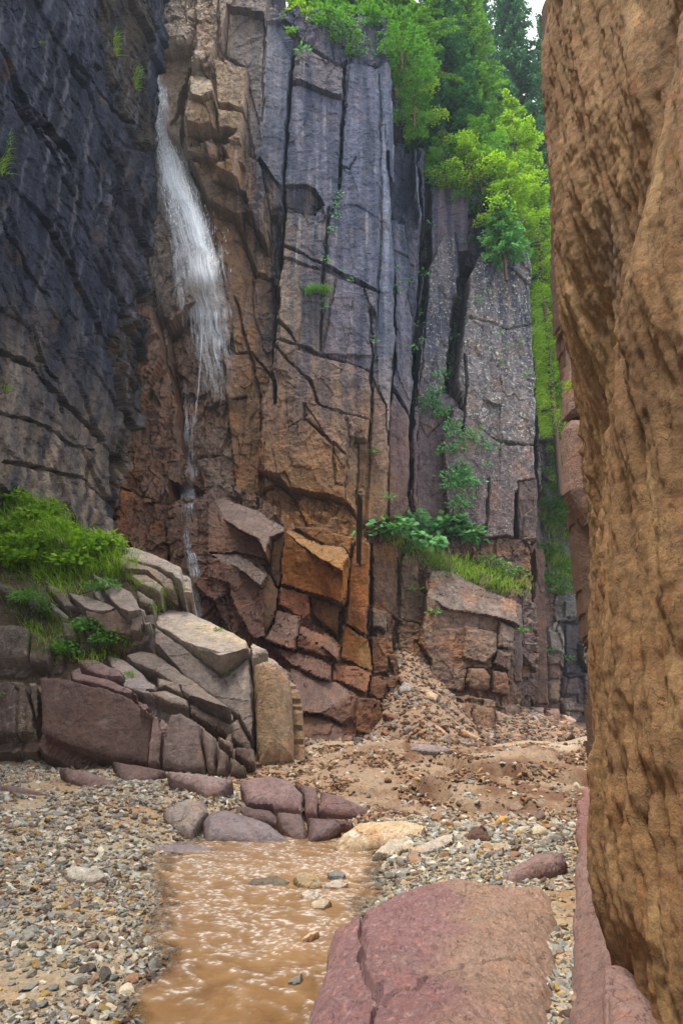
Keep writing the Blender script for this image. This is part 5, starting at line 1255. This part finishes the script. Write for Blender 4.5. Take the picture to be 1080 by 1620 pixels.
conifer((2.5, 25.6, 29.2), 11, 3.3, 1, 'dark spreading conifer overhanging the top of the highest columns', M_SPR2, proto=None)
conifer((5.3, 29.0, 25.0), 17, 2.9, 2, 'tall blue green spruce standing in the middle of the cliff top', M_SPR)
conifer((7.1, 30.3, 25.2), 18, 2.7, 3, 'tall mid green spruce right behind the yellow green sprays', M_SPR2)
conifer((4.0, 33, 25.3), 17, 2.6, 2, 'spruce seen between the two front ones against the sky', M_SPR2, proto=2, rz=2)
conifer((11.4, 36.0, 14.2), 39, 4.0, 3, 'tallest dark spruce beside the right sky gap', M_SPR, proto=3, rz=1)
conifer((14.4, 38, 15), 34, 4.2, 2, 'dark spruce low behind the edge of the near buttress', M_SPR, proto=2, rz=3)
conifer((10.6, 41, 16), 42, 4.4, 1, 'dim spruce behind the tallest one, in the back of the gap', M_SPR, proto=2, rz=4)
conifer((12.2, 34.6, 14.0), 12, 3.0, 4, 'short spruce rising from the gorge behind the yellow green tree', M_SPR)
conifer((-.6, 27.5, 30.2), 8, 2.6, 1, 'low conifer on the cliff edge at the top centre', M_SPR2, proto=1, rz=1.3)
conifer((7.0, 25.5, 19.6), 3.4, 1.15, 6, 'small blue green sapling rooted on the ledge of the lichened pillar', M_BLU, group=None, name='conifer_sapling')

for k, (x, y, z, h, r, pr, rz, lb) in enumerate([(-1.6, 27.5, 29.3, 11, 2.6, 2, 1., 'spruce above the dark capping rocks at the top centre'), (.6, 28.2, 29.3, 12, 2.8, 3, 2., 'spruce behind the overhanging conifer'),
    (3.4, 30.5, 24.8, 15, 2.6, 3, 3., 'spruce in the notch between the two cliff tops'), (8.6, 33, 22, 15, 3., 1, 1.5, 'broad conifer behind the lime tree'), (6.2, 36, 26, 18, 3., 2, .5, 'far spruce between the two tall front ones'),
    (9.8, 33.5, 13.5, 13, 2.8, 1, 2.5, 'dark conifer filling the gap behind the slender tree'), (13, 36, 14.5, 16, 3., 3, 1.2, 'dark conifer right of the gap, half hidden by the buttress')]):
    conifer((x, y, z), h, r, 100+k, lb, M_SPR if k % 2 else M_SPR2, proto=pr, rz=rz)
def spray_tree(base, h, r, seed, label, mat, cat='tree', tiers=None, lean=(0, 0), name='young_tree', leaf=(.09, .17)):
    """broad flat tiers of small leaves on thin limbs"""
    g = np.random.default_rng(seed); root = empty(name, base, label, cat, None)
    P, D, N, L, Wd, S = [], [], [], [], [], []; limbs = []
    nt_ = tiers or int(h/.5)
    ax = lambda z: np.array([lean[0]*z/h, lean[1]*z/h, z])
    for i in range(nt_):
        z = h*((.12 if cat == 'tree' else -.12)+(.88 if cat == 'tree' else 1.1)*(i+g.random()*.7)/nt_); t = max(0, z/h); R0 = r*(1-.75*t**1.5)*g.uniform(.6, 1.1)
        for k in range(int(g.integers(3, 6))):
            a = g.random()*6.28; R = R0*g.uniform(.5, 1.1); dr = np.array([math.cos(a), math.sin(a), 0])
            tip = ax(z)+dr*R+np.array([0, 0, .12*R-g.random()*.15])
            mid = ax(z)+dr*R*.5+np.array([0, 0, .16*R])
            limbs.append(([ax(z), mid, tip], [.025, .015, .005]))
            n = int(120*R+20); tt = g.random(n)**.6; w_ = .35*R*g.normal(0, .6, n)*(1.1-tt*.6)
            side = np.array([-dr[1], dr[0], 0])
            c = ax(z)+np.outer(tt*R, dr)+np.outer(w_, side); c[:, 2] += .16*R*np.sin(tt*2.2)+g.normal(0, .07, n)-.10*np.abs(w_)
            P.append(c); D.append(dr*.6+side*g.normal(0, .8, (n, 1))+g.normal(0, .25, (n, 3))); N.append(np.array([0, 0, 1])+g.normal(0, .35, (n, 3)))
            L.append(g.uniform(*leaf, n)); Wd.append(g.uniform(.045, .09, n)); S.append(np.clip(g.normal(.35+.4*g.random(), .2, n), 0, 1))
    leaf_mesh('crown', *[np.concatenate(x) for x in (P, D, N, L, Wd)], mat, np.concatenate(S), root)
    tubes('trunk', [([ax(-.6 if cat == 'tree' else h*.05), ax(h*.5), ax(h*.97)], [.05+.006*h, .03+.004*h, .01])]+limbs, M_BARK, root, 5)
    return root
spray_tree((9.45, 28.2, 10.5), 17.5, 2.0, 21, 'tall slender yellow green tree hugging the right edge of the lichened pillar', M_YEL, tiers=44)
spray_tree((10.6, 29.6, 9.5), 12, 1.9, 22, 'lower yellow green tree in the gap behind the slender one', M_YEL, tiers=26)
spray_tree((11.2, 31.5, 8), 9, 2.2, 23, 'shaded green tree deep in the gap of the gorge', M_GRN, tiers=20)
spray_tree((8.2, 26.8, 23.0), 7.0, 1.9, 24, 'bright lime green tree with layered boughs on the right corner of the cliff top', M_YEL, tiers=11, leaf=(.10, .2))
spray_tree((6.4, 26.4, 23.6), 4.2, 2.6, 25, 'olive green bush spilling over the cliff top left of the lime tree', M_GRN, 'bush', tiers=9, name='bush')
spray_tree((4.7, 26.3, 24.2), 3.2, 1.7, 26, 'yellowish bush at the notch of the cliff top', M_GRN, 'bush', tiers=6, name='bush')
spray_tree((5.9, 26.0, 23.9), 3.0, 1.9, 41, 'yellow green bush hanging over the purple face of the right wall', M_YEL, 'bush', tiers=7, name='bush')
spray_tree((7.4, 25.7, 21.4), 3.4, 1.6, 42, 'bright bush drooping from the corner below the lime tree', M_YEL, 'bush', tiers=8, name='bush')
spray_tree((3.2, 24.6, 25.6), 2.6, 1.5, 43, 'green bush spilling into the chimney between the walls', M_GRN, 'bush', tiers=6, name='bush')
spray_tree((3.5, 26.0, 27.6), 4.2, 1.7, 27, 'lime bush lit from behind under the overhanging conifer', M_YEL, 'bush', tiers=8, name='bush')
spray_tree((-.6, 23.6, 28.9), 3, 1.7, 28, 'green bush on the rim above the dark capping rocks', M_GRN, 'bush', tiers=6, name='bush')
spray_tree((-2.4, 23.8, 29.2), 1.8, 1.3, 29, 'small bush on the rim near the head of the fall', M_GRN, 'bush', tiers=5, name='bush')
spray_tree((2.6, 23.4, 27.2), 3.6, 1.9, 44, 'dark bush hanging below the overhanging conifer at the rim', M_GRN, 'bush', tiers=9, name='bush')
spray_tree((.3, 23.3, 28.3), 2.6, 1.6, 45, 'leafy bush hanging over the middle of the dark capping rocks', M_GRN, 'bush', tiers=7, name='bush')
spray_tree((-1.6, 23.4, 28.8), 2.2, 1.4, 46, 'yellow green bush on the rim over the corner joint', M_YEL, 'bush', tiers=6, name='bush')
spray_tree((1.4, 23.4, 27.9), 3.4, 1.8, 30, 'dark green bush on the rim left of the overhanging conifer', M_GRN, 'bush', tiers=7, name='bush')

def hitv(R, pxs, pys, off=0.):
    return np.array([R.hit(a, b_, off) for a, b_ in zip(pxs, pys)])
def rpoly(g, pts, n):
    pts = np.array(pts, float); lo, hi = pts.min(0), pts.max(0); out = []
    while len(out) < n:
        q = lo+(hi-lo)*g.random((n*2, 2)); sdv = poly_sd(q[:, 0], q[:, 1], [tuple(p) for p in pts]); out += list(q[sdv > 0])
    return np.array(out[:n])
def grass(name, A, per, ln, wd, spread, mat, label, seed, face=(0, -.55, .3), droop=.8):
    """tufts of arching blades rooted at anchor points A"""
    g = np.random.default_rng(seed); n = len(A)*per
    P = np.repeat(A, per, 0)+g.normal(0, 1, (n, 3))*np.array([spread, spread*.6, spread*.5])
    Ln = g.uniform(ln*.5, ln, n); d0 = np.array([0, 0, 1.])+np.array(face)+g.normal(0, .38, (n, 3)); d0 /= np.linalg.norm(d0, axis=1)[:, None]
    hv = g.normal(0, .5, (n, 3))+np.array(face)*1.5; hv[:, 2] = 0; hv /= np.linalg.norm(hv, axis=1)[:, None]
    side = np.cross(d0, g.normal(size=(n, 3))); side /= np.linalg.norm(side, axis=1)[:, None]
    V = []; K = 4
    for k in range(K+1):
        t = k/K; c = P+d0*(Ln*t)[:, None]+hv*(Ln*droop*.45*t*t)[:, None]-np.array([0, 0, 1])*(Ln*droop*.5*t**2.5)[:, None]
        w_ = (wd*(1-t)**.7*.5+.0006)*g.uniform(.7, 1.2, n)
        V += [c-side*w_[:, None], c+side*w_[:, None]]
    V = np.stack(V, 1); m = 2*(K+1)
    fc = np.array([[2*k, 2*k+1, 2*k+3, 2*k+2] for k in range(K)])
    Fc = (fc[None]+(np.arange(n)*m)[:, None, None]).reshape(-1, 4)
    S = np.clip(g.normal(.5, .25, n), 0, 1); C = np.repeat(S, m)[:, None]*np.ones(3)
    return make_mesh(name, V.reshape(-1, 3), Fc, mat, C, smooth=False)
def leafy(name, A, rad, n, leaf, mat, label, cat, seed, group=None, up=.5, wid=.6, stems=True, flat=.7, nrm=(0, -.5, 1)):
    """leafy clumps rooted at anchor points A"""
    g = np.random.default_rng(seed); root = empty(name, tuple(A[0]), label, cat, group)
    A = np.asarray(A); m = len(A)*n; B = np.repeat(A, n, 0)-A[0]
    o = rnd_unit(g, m)*(g.random((m, 1))**.45)*rad; o[:, 2] = np.abs(o[:, 2])*flat+up*rad*.2; o[:, 1] -= .3*rad
    P = B+o
    D = o*np.array([1, 1, .2])+g.normal(0, .35*rad, (m, 3)); D[:, 2] -= .1*rad
    N = np.array(nrm)+g.normal(0, .35, (m, 3))
    L = g.uniform(leaf*.6, leaf*1.15, m)
    leaf_mesh('foliage', P, D, N, L, L*wid, mat, np.clip(g.normal(.5, .25, m), 0, 1), root)
    if stems:
        k = min(m, len(A)*7); ii = g.choice(m, k, replace=False)
        tubes('stem', [([B[i]*1., B[i]+o[i]*.5+np.array([0, 0, .1*rad]), P[i]], [.012*rad*3+.002, .006*rad*3+.0015, .001]) for i in ii], M_STEM, root, 4)
    return root
g_ = np.random.default_rng(5)
# ---- left bank grass and weeds
A = hitv(OC, *rpoly(g_, [(-10, 785), (60, 780), (110, 795), (150, 825), (188, 868), (205, 900), (190, 925), (150, 905), (125, 935), (90, 950), (60, 915), (0, 905)], 420).T, -.02)
o = grass('grass', A, 22, .42, .017, .20, M_GRS, '', 31); tag(o, 'long bright green grass on the upper left bank', None, None, 'stuff')
A = hitv(OC, *rpoly(g_, [(0, 905), (60, 915), (70, 960), (110, 1000), (200, 1010), (230, 1020), (200, 1045), (120, 1050), (60, 1040), (40, 1000), (0, 950)], 90).T, -.02)
o = grass('grass', A, 16, .32, .010, .12, M_GRS, '', 32); tag(o, 'short weeds and grass between the left slabs', None, None, 'stuff')
A = hitv(OC, *np.array([(215, 935), (225, 925), (245, 965), (240, 930), (272, 945), (280, 935), (195, 905), (232, 1000), (90, 1050), (205, 1075), (188, 900), (210, 915), (255, 940), (262, 955), (286, 930)]).T, -.02)
o = grass('grass', A, 26, .32, .009, .09, M_GRS, '', 33); tag(o, 'grass tufts along the joints of the tan slabs', None, None, 'stuff')
def weeds(R, lst, nm, cat, mat, n, leaf, rad, group=None, **k):
    for i, (px, py, lb) in enumerate(lst):
        p = R.hit(px, py, 0); leafy(nm, [p], rad, n, leaf, mat, lb, cat, int(px*7+py), group, **k)
weeds(OC, [(30, 800, 'pale green leafy herb on the crest of the grass bank by the left border'), (80, 818, 'leafy herb in the middle of the grass bank crest'),
  (20, 848, 'yellow green herb in the grass at the left border'), (75, 868, 'maple leaved herb with lit leaves in the middle of the grass'), (115, 862, 'dark leafy herb at the right of the grass bank'),
  (140, 880, 'bushy herb above the pointed slab'), (52, 792, 'rounded herb on the crest right of the pale one'), (108, 805, 'low herb where the grass crest starts to fall'),
  (55, 832, 'broad leaved herb under the crest near the middle'), (95, 845, 'bright herb just above the lone grey stone'), (35, 872, 'big leaved herb left of the maple leaved one'), (60, 893, 'herb at the lower edge of the tall grass'),
  (148, 838, 'herb near the foot of the left wall'), (168, 868, 'last herb at the right end of the grass slope'), (15, 895, 'low herb in the corner of grass and left border'), (118, 900, 'herb hanging over the slender slab edge')], 'herb', 'herb', M_YEL, 300, .17, .50, 'herbs in the grass of the left bank')
weeds(OC, [(45, 955, 'bright bush overhanging the grey edge block'), (75, 975, 'bush right of the one on the grey edge block'), (100, 1035, 'fine leaved bush above the largest dark block'),
  (165, 935, 'shiny leaved plant on the wedge slab'), (175, 1020, 'creeping plant behind the maroon slab'), (145, 1000, 'plant in the hollow left of the creeping one')], 'bush', 'bush', M_GRN, 300, .09, .36, 'bushes between the left slabs')
weeds(OC, [(205, 1068, 'tiny sprig on the middle slabs'), (365, 1068, 'tiny tuft in the crack below the sandy slab'), (240, 960, 'sprig beside the dark stone left of the sandy slab'), (345, 998, 'sprig growing in the loose sand'),
  (196, 850, 'sprig at the foot of the left wall'), (3, 1100, 'leafy twig at the left border before the lichened boulder')], 'sprig', 'sprig', M_GRN, 26, .06, .09, None)
# ---- left wall tufts
for k, (px, py, lb) in enumerate([(178, 75, 'yellow green tuft high on the left wall'), (213, 128, 'grass tuft below the highest one on the left wall'), (6, 618, 'round green tuft hanging on the left wall at the border'), (4, 250, 'mossy streak of grass high at the left border'), (62, 70, 'faint tuft in a crack near the top left'), (40, 178, 'tiny tuft at the slanting crack of the left wall')]):
    p = LW.hit(px, py, .02); n = (26, 22, 40, 26, 8, 8)[k]
    A = np.array([p+np.array([0, 0, d]) for d in np.linspace(-.5, .5, 6)]) if k in (0, 1, 3) else np.array([p])
    o = grass('grass_tuft', A, n, .42, .012, .07, M_GRS, '', 60+k, face=(.5, -.3, -.2), droop=1.3); tag(o, lb, 'grass tuft', None)
# ---- ledge under the right wall
def wl(nm, lst, n, leaf, rad, mat, cat, group=None, R=W, **k):
    for px, py, lb in lst:
        p = R.hit(px, py, .15); leafy(nm, [p], rad, n, leaf, mat, lb, cat, int(px*3+py), group, **k)
wl('butterbur', [(622, 850, 'leftmost clump of broad leaved butterbur on the ledge'), (650, 838, 'butterbur clump second from the left on the ledge'), (680, 850, 'dense butterbur clump in the middle of the ledge'), (712, 842, 'tall butterbur clump right of the middle'), (738, 860, 'rightmost butterbur clump on the ledge'), (665, 872, 'low butterbur leaves drooping over the slab edge')],
   150, .27, .85, M_BLU, 'plant', 'butterbur clumps on the ledge', wid=.95, flat=.7)
A = np.concatenate([hitv(W, *rpoly(g_, [(620, 855), (700, 880), (780, 900), (835, 925), (825, 945), (760, 925), (700, 905), (650, 890)], 120).T, .1)])
o = grass('grass', A, 20, .36, .018, .24, M_GRS, '', 35); tag(o, 'fresh grass fringe along the top of the great bulge', None, None, 'stuff')
wl('bush', [(790, 905, 'light leaved bush at the right end of the grassy ledge'), (770, 895, 'bush left of the light leaved one on the ledge'), (812, 915, 'small bush at the very end of the grassy ledge')], 120, .14, .55, M_GRN, 'bush')
wl('sprig', [(826, 1000, 'green tuft on the shoulder of the bulge'), (655, 935, 'leaves hanging in the crack beside the great bulge'), (684, 972, 'single bright sprig on the face of the bulge'), (570, 850, 'sprig under the overhang'), (615, 792, 'lone leaf cluster on the purple column'), (589, 720, 'tiny plant on the edge of the undercut'), (597, 845, 'leafy sprig above the leaning column')], 26, .14, .26, M_GRN, 'sprig')
def vine(lb, pts, n, leaf, rad, mat, seed):
    g = np.random.default_rng(seed); A = []
    for (x, y, w_) in pts:
        for _ in range(max(1, int(w_/5))):
            A.append(W.hit(x+g.normal(0, w_*.45), y+g.normal(0, w_*.45), .12))
    leafy('climbing_plant', A, rad*1.15, int(n*1.7), leaf, mat, lb, 'climber', seed, None, nrm=(0, -1, .5), flat=1, stems=False)
vine('large climber cascading between the two lichened pillars down to the ledge', [(690, 625, 14), (676, 650, 12), (700, 660, 18), (712, 690, 18), (690, 640, 14), (715, 720, 20), (728, 745, 22), (722, 780, 24), (735, 800, 20), (745, 700, 16), (705, 600, 10), (714, 575, 8), (716, 545, 6), (760, 708, 8), (780, 712, 6), (735, 765, 22), (710, 760, 16)], 22, .17, .34, M_BLU, 71)
vine('thin climber on the crack above the large one', [(722, 520, 5), (728, 480, 4), (716, 600, 6), (752, 478, 8), (765, 740, 4)], 14, .13, .22, M_BLU, 72)
vine('string of ivy along the joint in the middle of the blue grey wall', [(538, 296, 4), (535, 315, 3), (533, 335, 4), (530, 350, 4), (527, 368, 3), (518, 400, 3), (517, 415, 2)], 14, .11, .16, M_BLU, 73)
vine('ferny plants dangling in the dark chimney between the walls', [(676, 395, 8), (674, 410, 6), (672, 440, 5), (668, 480, 6), (664, 520, 6), (660, 545, 5), (655, 600, 5), (654, 640, 4), (652, 560, 4), (680, 360, 5), (660, 500, 6), (640, 455, 3), (628, 430, 4), (625, 465, 3)], 12, .13, .22, M_BLU, 74)
vine('small ferns on the upper joints of the right wall', [(655, 175, 6), (663, 215, 5), (672, 225, 5), (672, 280, 5), (680, 300, 6), (690, 185, 5)], 16, .14, .26, M_GRN, 75)
vine('moss and small leaves on the cracks of the lichened pillar', [(790, 530, 4), (820, 545, 4), (800, 560, 5), (830, 595, 4), (790, 580, 4), (770, 465, 4), (735, 390, 8), (800, 375, 9), (745, 385, 9)], 16, .10, .2, M_GRN, 76)
p = W.hit(503, 462, .08)
o = grass('grass_tuft', np.array([p+np.array([x, 0, -abs(x)*.3]) for x in np.linspace(-.4, .4, 9)]), 30, .5, .016, .08, M_GRN, '', 66, face=(0, -.6, -.1), droop=1.2); tag(o, 'hanging green tuft in the middle of the tall wall', 'grass tuft')
vine('few leaves trailing under the hanging tuft', [(513, 480, 3), (512, 495, 3), (588, 540, 3), (593, 545, 3), (545, 438, 3), (553, 446, 3)], 10, .10, .14, M_BLU, 77)
wl('fern', [(478, 92, 'fern on the corner beside the dark joint near the top'), (463, 62, 'fern just above the one at the dark joint')], 30, .2, .3, M_BLU, 'fern')
# ---- plants in the gap
def gp(nm, lst, n, leaf, rad, mat, cat, Y=31.0, group=None):
    for px, py, lb in lst:
        leafy(nm, [GW.hit(px, py, .1)], rad, n, leaf, mat, lb, cat, int(px+py), group)
gp('bush', [(870, 805, 'glowing green bush on the highest ledge of the gap'), (882, 832, 'drooping bush under the glowing one in the gap'), (893, 815, 'bush tucked behind the near buttress on the highest ledge'), (870, 880, 'bush on the second ledge of the gap'), (895, 905, 'spreading bush over the lichened block in the gap'), (872, 925, 'leafy bush at the left of the gap, lowest of the ledge bushes'), (885, 940, 'small fern bush right above the boulders of the gap')], 170, .22, .85, M_GRN, 'bush', group='bushes on the ledges of the gap')
gp('sprig', [(898, 1045, 'leafy sprig low in the gap among boulders'), (868, 1032, 'little sprig beside the dark column foot')], 50, .18, .35, M_BLU, 'sprig')
A = []
for px, py in rpoly(g_, [(858, 790), (905, 800), (905, 860), (870, 850), (905, 900), (905, 940), (870, 905)], 60): A.append(GW.hit(px, py, .1))
o = grass('grass', np.array(A), 30, .7, .022, .3, M_GRS, '', 36); tag(o, 'bright grass hanging from the ledges of the gap', None, None, 'stuff')
A = np.array([at(846+8*t*t, 470+220*t, 26.6) for t in np.linspace(0, 1, 26)])
o = grass('grass', A, 34, .5, .018, .16, M_GRS, '', 37, face=(.5, -.3, -.3), droop=1.2); tag(o, 'lit grass growing down the right edge of the lichened pillar', None, None, 'stuff')

# ferns on the near wall
def rw_pt(px, py, Y): return at(px, py, Y)
for px, py, Y, lb, s_ in [(892, 258, 6.35, 'feathery fern on the edge of the near buttress, upper one', 1), (913, 612, 6.35, 'light green fern on the edge of the near buttress, lower one', .8)]:
    p = at(px, py, Y); g = np.random.default_rng(int(px)); root = empty('fern', tuple(p), lb, 'fern')
    P, D, N = [], [], []
    for k in range(9):
        d = np.array([-.8+.3*g.normal(), -.2+.4*g.normal(), .3+.6*g.normal()]); d /= np.linalg.norm(d); ln = s_*g.uniform(.10, .22)
        for t in np.linspace(.1, 1, 16):
            c = d*ln*t+np.array([0, 0, -.35*ln*t*t]); sd2 = np.cross(d, (0.1, .3, 1))
            for sg in (-1, 1): P.append(c); D.append(sd2*sg+d*.5); N.append(np.array([0, -.3, 1])+g.normal(0, .2, 3))
    n = len(P); leaf_mesh('foliage', np.array(P), np.array(D), np.array(N), np.full(n, .03*s_), np.full(n, .009), M_YEL if s_ < 1 else M_GRN, g.random(n), root)

# ================================================================== WATERFALL
def water_mat():
    q = NT('falling_water')
    uv = q.n('ShaderNodeUVMap', uv_map='UVMap').outputs['UV']
    at_ = q.n('ShaderNodeVertexColor', layer_name='Col'); sp = q.n('ShaderNodeSeparateColor'); q.l(at_.outputs['Color'], sp.inputs[0])
    n1 = q.noise(1.0, 5, .65, q.scaled((8, .22, 1), uv)); n2 = q.noise(1.0, 4, .7, q.scaled((24, .8, 1), uv)); n3 = q.noise(1.0, 4, .6, q.scaled((2.5, .5, 1), uv))
    s_ = q.math('ADD', q.math('MULTIPLY', n1, .5), q.math('ADD', q.math('MULTIPLY', n2, .32), q.math('MULTIPLY', n3, .35)))
    s_ = q.math('ADD', s_, q.math('MULTIPLY', q.math('SUBTRACT', sp.outputs[0], 1.0), .36))
    al = q.math('MULTIPLY', q.math('MULTIPLY', q.ramp(s_, .41, .86), .95), sp.outputs[1], True)
    q.b.inputs['Base Color'].default_value = (.80, .84, .90, 1); q.b.inputs['Roughness'].default_value = .45
    q.l(al, q.b.inputs['Alpha'])
    return q.m
M_FALL = water_mat()
def fall(pts, offs, seed):
    V, Fc, C, UV = [], [], [], []; o = 0
    pts = np.array(pts, float); k = np.linspace(0, 1, len(pts))
    for li, off in enumerate(offs):
        nv, nu = 150, 22; t = np.linspace(0, 1, nv)
        x = np.interp(t, k, pts[:, 0]); y = np.interp(t, k, pts[:, 1]); wd = np.interp(t, k, pts[:, 2]); dn = np.interp(t, k, pts[:, 3])
        dep = np.array([W.hit(a, b_)[1] for a, b_ in zip(x, y)]); dep = np.minimum.accumulate(dep) if False else dep
        kk = np.ones(9)/9; dep = np.convolve(np.pad(dep, 4, 'edge'), kk, 'valid')
        ln = 0
        for i in range(nv):
            for j in range(nu):
                s_ = j/(nu-1)*2-1
                px = x[i]+s_*wd[i]*(1+.12*li)+(1.5*math.sin(i*.21+li)+math.sin(i*.5)) * min(1, wd[i]/15); pp = at(px, y[i], dep[i]-off-.25*(1-s_*s_))
                V.append(pp); UV.append((s_*wd[i]/20+seed*3+li*7, t[i]*30+li*5)); e = (1-abs(s_)**2.5)*dn[i]
                C.append((e, min(1, t[i]*12)*min(1, (1-t[i])*4), 0))
        Fc.append(grid_faces(nv, nu)+o); o += nv*nu
    return np.array(V), np.concatenate(Fc), np.array(C), np.array(UV)
parts = [fall([(240, 75, 9, 1.15), (248, 150, 13, 1.1), (258, 190, 16, 1.05), (266, 222, 18, .85), (268, 250, 22, .95), (280, 290, 20, .95), (298, 325, 17, 1.1), (314, 370, 14, 1.15), (326, 410, 13, 1.0), (334, 450, 13, .8), (340, 500, 12, .5)], (.12, .35), 0),
  fall([(250, 120, 14, .8), (262, 220, 28, .9), (278, 290, 38, .9), (300, 350, 44, .85), (316, 430, 50, .82), (328, 500, 50, .78), (338, 560, 46, .66), (346, 630, 40, .5), (350, 690, 34, .3)], (.2, .5), 5),
  fall([(272, 300, 10, .6), (276, 370, 9, .75), (280, 430, 10, .75), (288, 490, 12, .6), (296, 540, 12, .4)], (.10,), 1),
  fall([(318, 485, 3, .95), (319, 540, 3, 1.), (316, 590, 3, .95), (311, 640, 3, .85), (306, 690, 4, .7)], (.2,), 2),
  fall([(290, 600, 24, .5), (300, 700, 22, .6), (300, 780, 20, .7), (300, 850, 18, .68), (304, 900, 14, .8), (312, 960, 12, .8), (318, 985, 8, .7)], (.1,), 3)]
off = 0; VV, FF, CC, UU = [], [], [], []
for v, fc, c, uv in parts: VV.append(v); FF.append(fc+off); CC.append(c); UU.append(uv); off += len(v)
o = make_mesh('waterfall', np.concatenate(VV), np.concatenate(FF), M_FALL, np.concatenate(CC), uv=np.concatenate(UU))
tag(o, 'thin white waterfall breaking down the brown rock chute', None, None, 'structure')
# droplets flung off the fall
g = np.random.default_rng(8); t = g.random(1500)**1.3*.75; path = np.array([(241, 110), (252, 160), (266, 222), (272, 255), (290, 310), (314, 370), (330, 430), (345, 510), (356, 590)], float)
px = np.interp(t, np.linspace(0, 1, 9), path[:, 0])+g.normal(0, 1, 1500)*np.interp(t, [0, .4, 1], [5, 13, 22]); py = np.interp(t, np.linspace(0, 1, 9), path[:, 1])+g.normal(0, 5, 1500)
yd = np.interp(t, np.linspace(0, 1, 9), [W.hit(a, b_)[1] for a, b_ in path])
P = np.array([at(a, b_, c-.3-.3*random.random()) for a, b_, c in zip(px, py, yd)])
q = NT('water_drops'); q.b.inputs['Base Color'].default_value = (.85, .88, .93, 1); q.b.inputs['Roughness'].default_value = .3
n = len(P); D = np.tile((0, 0, -1.), (n, 1))+g.normal(0, .12, (n, 3)); o = leaf_mesh('spray', P, D, np.tile((0, -1., 0), (n, 1)), g.uniform(.05, .22, n), g.uniform(.008, .018, n), q.m, np.ones(n))
tag(o, 'streaking droplets thrown off the waterfall', None, None, 'stuff')

# ================================================================== HAZE
import bmesh
bm = bmesh.new(); bmesh.ops.create_cube(bm, size=1)
for v in bm.verts: v.co = Vector((v.co.x*130, 40+v.co.y*130, 29+v.co.z*64))
me = bpy.data.meshes.new('haze'); bm.to_mesh(me); bm.free()
hz = bpy.data.objects.new('haze', me); COL.objects.link(hz); tag(hz, 'thin bluish spray haze hanging in the canyon', None, None, 'stuff')
hm = bpy.data.materials.new('haze_air'); hm.use_nodes = True; t_ = hm.node_tree; t_.nodes.remove(t_.nodes['Principled BSDF'])
pv = t_.nodes.new('ShaderNodeVolumePrincipled'); pv.inputs['Color'].default_value = (.72, .85, 1, 1); pv.inputs['Density'].default_value = .0008
t_.links.new(pv.outputs[0], t_.nodes['Material Output'].inputs['Volume']); me.materials.append(hm)
